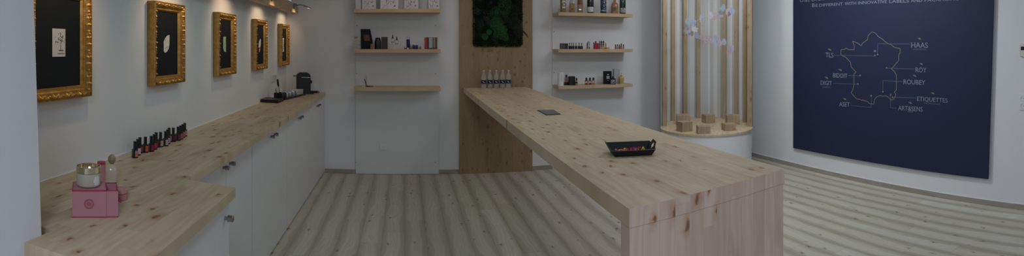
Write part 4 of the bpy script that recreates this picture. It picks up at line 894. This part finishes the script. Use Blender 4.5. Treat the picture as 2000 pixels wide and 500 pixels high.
boxy('carton_box', 'dark wine coloured carton right of the brown jar', 'box', 744.7, 757, 72.3, Z, 6.2, .06, WINE)
# acrylic riser with two droppers
t = thing('acrylic_riser', 'clear acrylic display riser on the middle left shelf', 'stand', spot(771, 6.2, Z)); x0, x1 = gx(758.5, 6.2)-gx(771, 6.2), gx(787, 6.2)-gx(771, 6.2)
b = MB(); b.box(x0, x0+.003, 0, .06, 0, .078); b.box(x0, 0, 0, .06, .0782, .0812); b.box(-.003, 0, 0, .06, .0, .078); b.box(.0, x1, -.01, .05, .058, .061); b.box(x1-.003, x1, -.01, .05, 0, .0578); b.box(.0, .003, -.01, -.0002, 0, .0578); b.build('riser', SHOWG, t)
DROP = mat('amber_grey_glass', (.13, .10, .09), .15, coat=.5); LW = mat('white_label', (.58, .58, .58), .5)
for i, (px, zz, Y, l_) in enumerate([(767, .0815, 6.23, 'small dropper bottle with white label standing on the left of the clear riser'), (774.8, .0613, 6.215, 'small dropper bottle with white label standing lower on the right of the clear riser')]):
    t = bottle('dropper_bottle', l_, 'bottle', px, Y, Z+zz, [('body', [(.018, 0), (.020, .002), (.020, .045), (.014, .052), (.009, .054)], DROP), ('collar', [(.010, .0545), (.010, .066), (.007, .068)], BLACK), ('dropper_bulb', [(.006, .0682), (.0065, .078), (.004, .092), (.001, .094)], BLACK)], 'dropper bottles on the clear riser', sq=5, sy=.8)
    lab(t, .033, .008, .044, -.0175, LW)
BLUE = mat('royal_blue', (.012, .014, .11), .25, coat=.5)
t = bottle('serum_pump', 'tall royal blue serum bottle with silver twin caps', 'bottle', 797.2, 6.24, Z, [('body', [(.022, .018), (.023, .020), (.023, .118), (.020, .120)], BLUE), ('foot', [(.022, 0), (.024, .003), (.022, .0175)], SILVER)])
for x in (-.012, .010): MB().lathe([(.009, .1205), (.009, .158), (.007, .16)], c=(x, 0, 0), n=14).build('cap', SILVER, t, smooth=40)
bottle('cosmetic_jar', 'small silver jar at the foot of the tall blue bottle', 'jar', 792.0, 6.15, Z, [('body', [(.016, 0), (.018, .002), (.018, .018)], DROP), ('lid', [(.0185, .0185), (.0185, .030), (.016, .032)], SILVER)])
bottle('cosmetic_jar', 'silver lidded grey jar between the tall blue bottle and the blue jar', 'jar', 804.2, 6.20, Z, [('body', [(.024, 0), (.026, .003), (.026, .040), (.024, .042)], mat('grey_glass', (.25, .25, .27), .2)), ('lid', [(.0265, .0425), (.0265, .058), (.024, .060)], SILVER)])
bottle('cosmetic_jar', 'squat royal blue jar on the middle left shelf', 'jar', 811.8, 6.16, Z, [('body', [(.026, 0), (.030, .003), (.031, .028), (.029, .031)], BLUE), ('lid', [(.030, .0315), (.030, .046), (.028, .048)], mat('bright_blue', (.015, .03, .24), .25))])
t = bottle('cosmetic_jar', 'tiny clear jar right of the squat blue jar', 'jar', 820.5, 6.16, Z, [('body', [(.013, 0), (.015, .002), (.015, .020), (.010, .026)], mat('smoky_glass', (.18, .18, .18), .2)), ('lid', [(.009, .0262), (.009, .036), (.006, .038)], SILVER)])
# palette
t = thing('makeup_palette', 'open brown box of red, pale blue and rose packs on the middle left shelf', 'box', spot(841.5, 6.2, Z)); xa, xb = gx(829.3, 6.2)-gx(841.5, 6.2), gx(854.2, 6.2)-gx(841.5, 6.2); hp = gh(73, 96, 841, 6.2)
BRN = mat('brown_board', (.13, .075, .045), .6); b = MB(); b.box(xa, xb, .02, .05, 0, hp); b.box(xa, xb, 0, .0198, 0, .016); b.box(xb-.022, xb, 0, .0198, .0162, hp); b.box(-.006, .002, 0, .0198, .0162, hp); b.box(xa+.034, xa+.042, 0, .0198, .0162, hp); b.build('case', BRN, t)
for nm, u0, u1, c_ in [('red_pack', xa, xa+.030, (.42, .03, .06)), ('blue_pack', xa+.052, -.008+.03, (.34, .42, .46)), ('rose_pack', .030, xb-.024, (.36, .20, .19))]:
    MB().box(u0, u1, .004 if nm != 'blue_pack' else -.0012, .0196 if nm != 'blue_pack' else -.0002, .0165, hp-.004).build('pack', mat(nm, c_, .45), t)
# ---- lowest left shelf
Z = LS[2]
q = spot(711, 6.2, Z); t = thing('sample_card', 'small white sample card lying on the lowest left shelf', 'card', q); MB().box(-.022, .022, -.03, .03, 0, .004).build('card', PLWHITE, t)
STRIP = mat('pale_strip', (.42, .41, .41), .5)
q = spot(715.8, 6.24, Z); t = thing('clear_wand', 'thin pale upright wand on the lowest left shelf', 'wand', q); MB().lathe([(.007, 0), (.006, .004), (.0045, .08), (.0075, .083), (.0075, .132), (.006, .135)], n=14).build('wand', STRIP, t, smooth=50)
RED = mat('orange_red', (.32, .045, .025), .4); DK = mat('dark_pen', (.035, .028, .045), .35)
def pen(label, p, rot):
    t = thing('patterned_pen', label, 'pen', p); t.rotation_euler = rot
    MB().lathe([(.0055, 0), (.006, .002), (.006, .035), (.0055, .038)], n=14).build('grip', RED, t, smooth=40); MB().lathe([(.0062, .0382), (.0062, .055)], n=14).build('band', DK, t, smooth=40); MB().lathe([(.0058, .0552), (.0058, .085), (.002, .095)], n=14).build('barrel', BLACK, t, smooth=40)
pen('dark and red patterned pen leaning upright on the lowest left shelf', (gx(716.3, 6.21), 6.21, Z+.0075), (0, math.radians(-18), 0))
pen('dark and red patterned pen lying flat on the lowest left shelf', (gx(728.8, 6.19), 6.19, Z+.0074), (0, -PI/2, 0))
# ---- top right shelf
Z = RS[0]
def wine(h=.31, r=.038): return [(r*.8, 0), (r*.97, .003), (r, .01), (r, h*.58), (r*.92, h*.65), (r*.5, h*.76), (r*.38, h*.82), (r*.36, h*.97), (r*.4, h)]
YEL = mat('golden_wine', (.24, .15, .025), .12, coat=.6); AMBG = mat('amber_spirit', (.33, .20, .085), .12, coat=.6); CHD = mat('dark_champagne_glass', (.014, .014, .010), .12, coat=.6); GRN = mat('green_champagne_glass', (.008, .028, .016), .12, coat=.6); ROSE = mat('rose_copper_glass', (.36, .155, .07), .15, coat=.6)
CRML = mat('cream_label', (.36, .35, .32), .55); LIG = mat('clear_neck', (.40, .40, .38), .15, coat=.5)
def stripe(t, w, z0, z1, y, m_, nm='label', x=0, r=None):
    if r is None: return lab(t, w, z0, z1, y, m_, nm, x)
    b = MB(); n_ = 12; vs = []; a0_ = math.asin(min(.99, w/2/r)); off = math.asin(x/r) if x else 0
    for i_ in range(n_+1):
        a_ = -PI/2-a0_+2*a0_*i_/n_+off
        for z_ in (z0, z1): vs.append((r*math.cos(a_), r*math.sin(a_), z_))
    return b.add(vs, [(2*i_, 2*i_+2, 2*i_+3, 2*i_+1) for i_ in range(n_)]).build(nm, m_, t, smooth=60)
FOIL = mat('foil', (.20, .15, .06), .35, .6)
t = bottle('wine_bottle', 'golden wine bottle with a white arc label, leftmost on the top right shelf', 'bottle', 1099.5, 6.18, Z, [('glass', wine(.30, .036), YEL), ('capsule', [(.0155, .27), (.0155, .302), (.014, .303)], FOIL)])
l_ = stripe(t, .044, .052, .15, 0, LW, 'label', .012, .0365); b = MB(); M = Matrix.Translation((.015, -.0385, .10)) @ Matrix.Rotation(PI/2, 4, 'X'); ring(b, .016, .024, M, 24); b.build('emblem', INKB, l_)
t = bottle('spirit_bottle', 'amber spirit bottle with a clear shoulder, second along the top right shelf', 'bottle', 1117, 6.18, Z, [('glass', [(.032, 0), (.0345, .004), (.0345, .118)], AMBG), ('shoulder', [(.0345, .1185), (.033, .128), (.030, .150), (.014, .18), (.013, .24)], LIG), ('stopper', [(.016, .2402), (.016, .27)], CARC)], sq=4)
stripe(t, .022, .038, .052, -.0350, mat('brown_print', (.12, .06, .03), .6), x=.006)
t = bottle('spirit_bottle', 'amber spirit bottle with an orange brown band and small silver seal', 'bottle', 1133, 6.18, Z, [('glass', [(.032, 0), (.0348, .004), (.0348, .104)], AMBG), ('band', [(.0348, .1045), (.0348, .108), (.0348, .165), (.030, .175)], mat('orange_band', (.20, .075, .035), .5)), ('neck', [(.014, .1755), (.013, .24)], AMBG), ('stopper', [(.016, .2402), (.016, .27)], CARC)], sq=4)
stripe(t, .03, .034, .047, -.0352, SILVER)
t = bottle('champagne_bottle', 'dark champagne bottle with a white label at the middle of the top right shelf', 'bottle', 1153, 6.18, Z, [('glass', wine(.31, .0445), CHD), ('capsule', [(.019, .26), (.0195, .31), (.018, .312)], FOIL)])
l_ = stripe(t, .080, .014, .078, 0, LW, 'label', 0, .0452)
t = bottle('patterned_bottle', 'bottle wrapped in a blue and white flower pattern on the top right shelf', 'bottle', 1178.5, 6.18, Z, [('glass', [(.036, 0), (.0405, .003), (.0405, .20), (.03, .22), (.014, .24), (.014, .30)], mat('navy_wrap', (.018, .035, .06), .35)), ('stopper', [(.0155, .3002), (.0155, .32)], CARC)])
rn = random.Random(4); b = MB()
for k_ in range(34):
    a_ = -PI/2+rn.uniform(-1.2, 1.2); z_ = rn.uniform(.02, .19); r_ = rn.uniform(.004, .010); vs = []
    for j in range(8): aa = j*PI/4; rr = r_*(1 if j % 2 else .6); an_ = a_+rr*math.cos(aa)/.041; vs.append((.0412*math.cos(an_), .0412*math.sin(an_), z_+rr*math.sin(aa)))
    b.add(vs, [tuple(range(8))], 1 if k_ % 9 == 0 else 0)
b.build('flower_print', [mat('pale_blue_print', (.38, .44, .48), .5), RED], t); stripe(t, .078, .028, .040, 0, mat('pale_band', (.34, .38, .40), .5), 'label', 0, .0414)
t = bottle('rose_bottle', 'copper rose bottle with round shoulders and a dark hexagon emblem', 'bottle', 1200.5, 6.18, Z, [('glass', [(.040, 0), (.047, .004), (.048, .085), (.046, .11), (.038, .135), (.022, .150), (.015, .158), (.014, .24)], ROSE), ('stopper', [(.0165, .2402), (.0165, .27)], COPPER)], sq=2.6, sy=.8)
M = Matrix.Translation((-.002, -.0395, .060)) @ Matrix.Rotation(PI/2, 4, 'X'); b = MB(); ring(b, .0, .0245, M, 6); e_ = b.build('emblem', mat('dark_emblem', (.055, .05, .045), .5), t); b = MB(); ring(b, .007, .010, Matrix.Translation((0, -.0008, 0)) @ M, 20); ring(b, .016, .018, Matrix.Translation((0, -.0008, 0)) @ M, 6); b.build('emblem_line', GREYP, e_)
t = bottle('champagne_bottle', 'green champagne bottle with a cream label at the right of the top right shelf', 'bottle', 1216, 6.17, Z, [('glass', wine(.31, .0415), GRN), ('capsule', [(.0175, .26), (.018, .31), (.0165, .312)], FOIL)])
l_ = stripe(t, .066, .016, .078, 0, CRML, 'label', .008, .0421); stripe(l_, .014, .058, .070, 0, INKB, 'print', .008, .0426); stripe(l_, .035, .036, .041, 0, INKB, 'print', .008, .0426)
# ---- middle right shelf
Z = RS[1]; GRN_ = 'black nail lacquers in the dark block'
LQ = mat('charcoal_lacquer', (.020, .022, .025), .3); REDT = mat('red_tip', (.40, .02, .03), .4)
pos = ['leftmost of four', 'second of four', 'third of four', 'rightmost of four']
for i, px in enumerate((1095.2, 1099.6, 1103.8, 1107.6)):
    t = bottle('nail_lacquer', f'short charcoal nail lacquer, {pos[i]} at the left of the middle right shelf', 'nail polish', px, 6.17, Z, [('body', [(.0125, 0), (.0130, .002), (.0130, .044), (.011, .046)], mat('smoke_body', (.045, .05, .05), .3)), ('cap', [(.0128, .0462), (.0128, .066), (.012, .068)], BLACK), ('top_dot', [(.010, .0682), (.010, .074)], REDT if i in (0, 2, 3) else BLACK)], GRN_, sq=5)
pos = ['first', 'second', 'third', 'fourth', 'fifth', 'sixth']
CLR = mat('smoky_clear', (.15, .16, .17), .15)
for i, px in enumerate((1112.2, 1116, 1120, 1125, 1130.8, 1136)):
    bottle('lip_gloss', f'black lip gloss with a {"red tip" if i == 3 else "thin clear neck"}, {pos[i]} of six on the middle right shelf', 'lip gloss', px, 6.17, Z, [('base', [(.0125 if i < 3 else .0165, 0), (.0125 if i < 3 else .0165, .038), (.007, .041)], BLACK), ('neck', [(.005, .0412), (.005, .064)], CLR), ('tip', [(.0062, .0642), (.0062, .078), (.004, .080)], REDT if i == 3 else CARC)], 'lip gloss row on the middle right shelf', n=16, sq=4)
t = thing('makeup_set', 'clear case with a silver ball and dark brushes on the middle right shelf', 'makeup', spot(1149.3, 6.2, Z)); b = MB(); b.box(-.030, .026, .02, .022, 0, .105); b.box(-.030, .026, -.01, .0198, 0, .002); b.build('case', SHOWG, t)
MB().box(-.020, -.004, -.004, .012, .0022, .030).build('tan_pack', mat('tan', (.22, .13, .07), .5), t); MB().tube([(-.012, .005, .0302), (-.012, .005, .06), (-.004, .004, .092)], [.008, .010, .006], 8).build('brush', CARC, t, smooth=50)
MB().tube([(-.002, .010, .094), (.018, .010, .094), (.021, .010, .004)], .0035, 6).build('rod', WINE, t, smooth=40); MB().lathe([(.001, .022), (.006, .024), (.0085, .031), (.006, .038), (.001, .040)], c=(.011, -.004, 0), n=14).build('ball', SILVER, t, smooth=60); MB().lathe([(.006, .0022), (.006, .0215)], c=(.011, -.004, 0), n=12).build('ball_stem', CARC, t, smooth=60)
CRIM = mat('crimson_carton', (.33, .015, .05), .4)
boxy('carton_box', 'small crimson red carton on the middle right shelf', 'box', 1161.2, 1170, 84.3, Z, 6.17, .03, CRIM)
bottle('amber_bottle', 'copper capped bottle standing behind the crimson carton', 'bottle', 1163.6, 6.235, Z, [('body', [(.013, 0), (.013, .075), (.010, .078)], COPPER), ('cap', [(.009, .0782), (.012, .085), (.012, .098), (.009, .102)], mat('copper_cap', (.34, .16, .10), .4))])
bottle('dark_tube', 'thin dark tube left of the crimson carton', 'tube', 1159.8, 6.215, Z, [('body', [(.006, 0), (.006, .045)], CLR), ('cap', [(.0066, .0452), (.0066, .088)], DK)], n=12)
pos = ['left', 'middle', 'right']
for i, px in enumerate((1171.6, 1175, 1178.7)):
    bottle('mascara', f'slim clear and black mascara, {pos[i]} of three behind the yellow tube', 'mascara', px, 6.22, Z, [('lower_tube', [(.009, 0), (.009, .050)], CLR), ('middle_cap', [(.0095, .0502), (.0095, .068)], BLACK), ('clear_band', [(.0088, .0682), (.0088, .078)], CLR), ('top_cap', [(.0095, .0782), (.0095, .104)], BLACK if i else CLR)], 'mascaras on the middle right shelf', n=12)
bottle('brow_pen', 'thin dark brow pen standing right of the mascaras', 'pen', 1183, 6.22, Z, [('foot', [(.010, 0), (.010, .020), (.005, .024)], CLR), ('pen', [(.0045, .0242), (.006, .05), (.0035, .082)], CARC)], n=12)
t = thing('yellow_tube', 'yellow tube with an orange band lying at the front of the middle right shelf', 'tube', (gx(1174.5, 6.14), 6.14, Z+.0135)); t.rotation_euler = (0, PI/2, facing((2.5, 6))*0)
YL = mat('mustard_yellow', (.52, .29, .012), .35); OR = mat('burnt_orange', (.42, .08, .015), .35)
MB().lathe([(.010, 0), (.0125, .002), (.0125, .040), (.011, .042)], n=20).build('body', YL, t, smooth=40); MB().lathe([(.0115, .0422), (.0115, .072)], n=20).build('band', OR, t, smooth=40); MB().lathe([(.0105, .0722), (.009, .105), (.006, .112)], n=20).build('cap', YL, t, smooth=40)
pos = ['leftmost', 'second', 'middle', 'fourth', 'rightmost']
for i, (px, c_, nm, hc) in enumerate([(1202.3, (.32, .09, .055), 'terracotta', 0), (1206, (.27, .24, .19), 'beige', 0), (1209.8, (.20, .09, .07), 'brown', 0), (1213.4, (.45, .07, .04), 'coral red', 1), (1217.6, (.20, .22, .28), 'grey blue', 0)]):
    bottle('nail_colour', f'{nm} nail colour bottle, {pos[i]} of five on the middle right shelf', 'nail polish', px, 6.17, Z, [('bottle', [(.0105, 0), (.0112, .002), (.0112, .034), (.007, .037)], mat('nail_'+nm.replace(' ', '_'), c_, .25, coat=.4)), ('cap', [(.0075, .0372), (.0078, .058+.012*hc), (.006, .060+.012*hc)], BLACK)], 'five nail colours at the right end of the middle right shelf', n=16, sq=4)
# ---- lowest right shelf
Z = RS[2]
t = bottle('white_canister', 'tall white cylinder canister at the left end of the lowest right shelf', 'canister', 1094.8, 6.17, Z, [('body', [(.0375, .0262), (.0375, .166), (.036, .168)], PLWHITE), ('foot', [(.040, 0), (.040, .025)], PLWHITE)])
b = MB()
for z0_, z1_, x0_, x1_ in ((.055, .057, .008, .022), (.147, .149, .008, .022), (.0572, .1468, .008, .0092), (.0572, .1468, .0208, .022)): b.box(x0_, x1_, -.0382, -.0376, z0_, z1_)
for k_ in range(7): b.box(.013, .0165, -.0382, -.0376, .068+k_*.010, .074+k_*.010)
b.build('print', GREYP, t)
BKG = mat('black_glass', (.010, .010, .012), .12, coat=.5); GOLDY = mat('yellow_gold', (.45, .34, .10), .3, .6)
bottle('perfume_bottle', 'black capped perfume bottle with a pink label and gold band behind the white canister', 'bottle', 1106.2, 6.26, Z, [('body', [(.028, 0), (.031, .002), (.031, .038), (.029, .040)], BKG), ('gold_band', [(.021, .0402), (.021, .054), (.019, .055)], GOLDY), ('pink_sleeve', [(.020, .0552), (.020, .096), (.018, .097)], mat('dusty_pink', (.30, .17, .13), .5)), ('cap', [(.0135, .0972), (.0135, .128), (.012, .130)], BLACK)], sq=6, sy=.6, rz=0)
boxy('carton_box', 'square black carton on the lowest right shelf beside the white canister', 'box', 1113.2, 1123.6, 149.5, Z, 6.18, .07, mat('green_black_carton', (.014, .018, .017), .45), 0)
bottle('perfume_bottle', 'small black and gold perfume bottle at the front of the square black carton', 'bottle', 1126, 6.15, Z, [('body', [(.012, 0), (.014, .002), (.014, .024)], GOLDY), ('shoulder', [(.014, .0242), (.014, .045), (.012, .047)], BKG), ('gold_ring', [(.0125, .0472), (.0125, .060)], GOLDY), ('cap', [(.010, .0602), (.010, .092), (.009, .094)], BLACK)], sq=5, sy=.7, rz=0)
for i, (px, c_, nm) in enumerate([(1145.3, (.38, .025, .02), 'red'), (1152.2, (.26, .05, .08), 'plum pink'), (1159, (.38, .24, .08), 'honey')]):
    t = bottle('perfume_bottle', f'small {nm} perfume with a black cap and white label on the lowest right shelf', 'bottle', px, 6.19, Z, [('glass', [(.017, 0), (.020, .002), (.0205, .054), (.017, .058), (.010, .060)], mat('perfume_'+nm.replace(' ', '_'), c_, .12, coat=.6)), ('cap', [(.0135, .0602), (.0135, .090), (.012, .092)], BLACK)], 'three small perfumes on the lowest right shelf', sq=5, sy=.8)
    lab(t, .026, .026, .044, -.0168, LW)
def bprint(t, w, h, d):
    b = MB()
    for x0_, x1_, z0_, z1_ in ((-.016, .014, .118, .122), (-.008, .008, .124, .132), (-.024, .022, .094, .104), (-.020, .018, .082, .090), (-.024, .020, .070, .079), (-.006, .010, .045, .050)): fp(b, [(x0_, z0_), (x1_, z0_), (x1_, z1_), (x0_, z1_)])
    b.build('print', LW, t)
boxy('carton_box', 'tall black carton with white print on the lowest right shelf', 'box', 1180.8, 1194.5, 139.2, Z, 6.20, .05, BLACKM, 0, None, bprint)
t = bottle('perfume_bottle', 'black bottle with a pale framed label in front of the tall black carton', 'bottle', 1197, 6.14, Z, [('body', [(.034, 0), (.037, .002), (.037, .072), (.030, .080), (.014, .086)], BKG), ('cap', [(.012, .0862), (.012, .104), (.010, .106)], BLACK)], sq=7, sy=.5)
b = MB(); y_ = -.0192
for x0_, x1_, z0_, z1_ in ((-.022, .022, .052, .056), (-.022, .022, .014, .018), (-.022, -.0185, .018, .052), (.0185, .022, .018, .052), (-.010, .010, .028, .033), (-.010, .008, .037, .042)): b.box(x0_, x1_, y_-.0008, y_, z0_, z1_)
b.build('label', LW, t)
boxy('carton_box', 'frosted white carton behind the gold perfume at the right of the lowest right shelf', 'box', 1199.5, 1211, 134.5, Z, 6.24, .045, mat('frosted_white_carton', (.42, .41, .42), .4), 0)
bottle('perfume_bottle', 'round shouldered golden perfume bottle at the right of the lowest right shelf', 'bottle', 1214, 6.18, Z, [('glass', [(.026, 0), (.027, .003), (.026, .030), (.032, .045), (.033, .085), (.028, .094), (.016, .100)], mat('golden_perfume', (.42, .34, .10), .12, coat=.6)), ('gold_cap', [(.015, .1002), (.017, .110), (.014, .122), (.006, .128)], GOLDY), ('spray', [(.003, .1282), (.003, .145)], CARC)], sq=3.5, sy=.6)
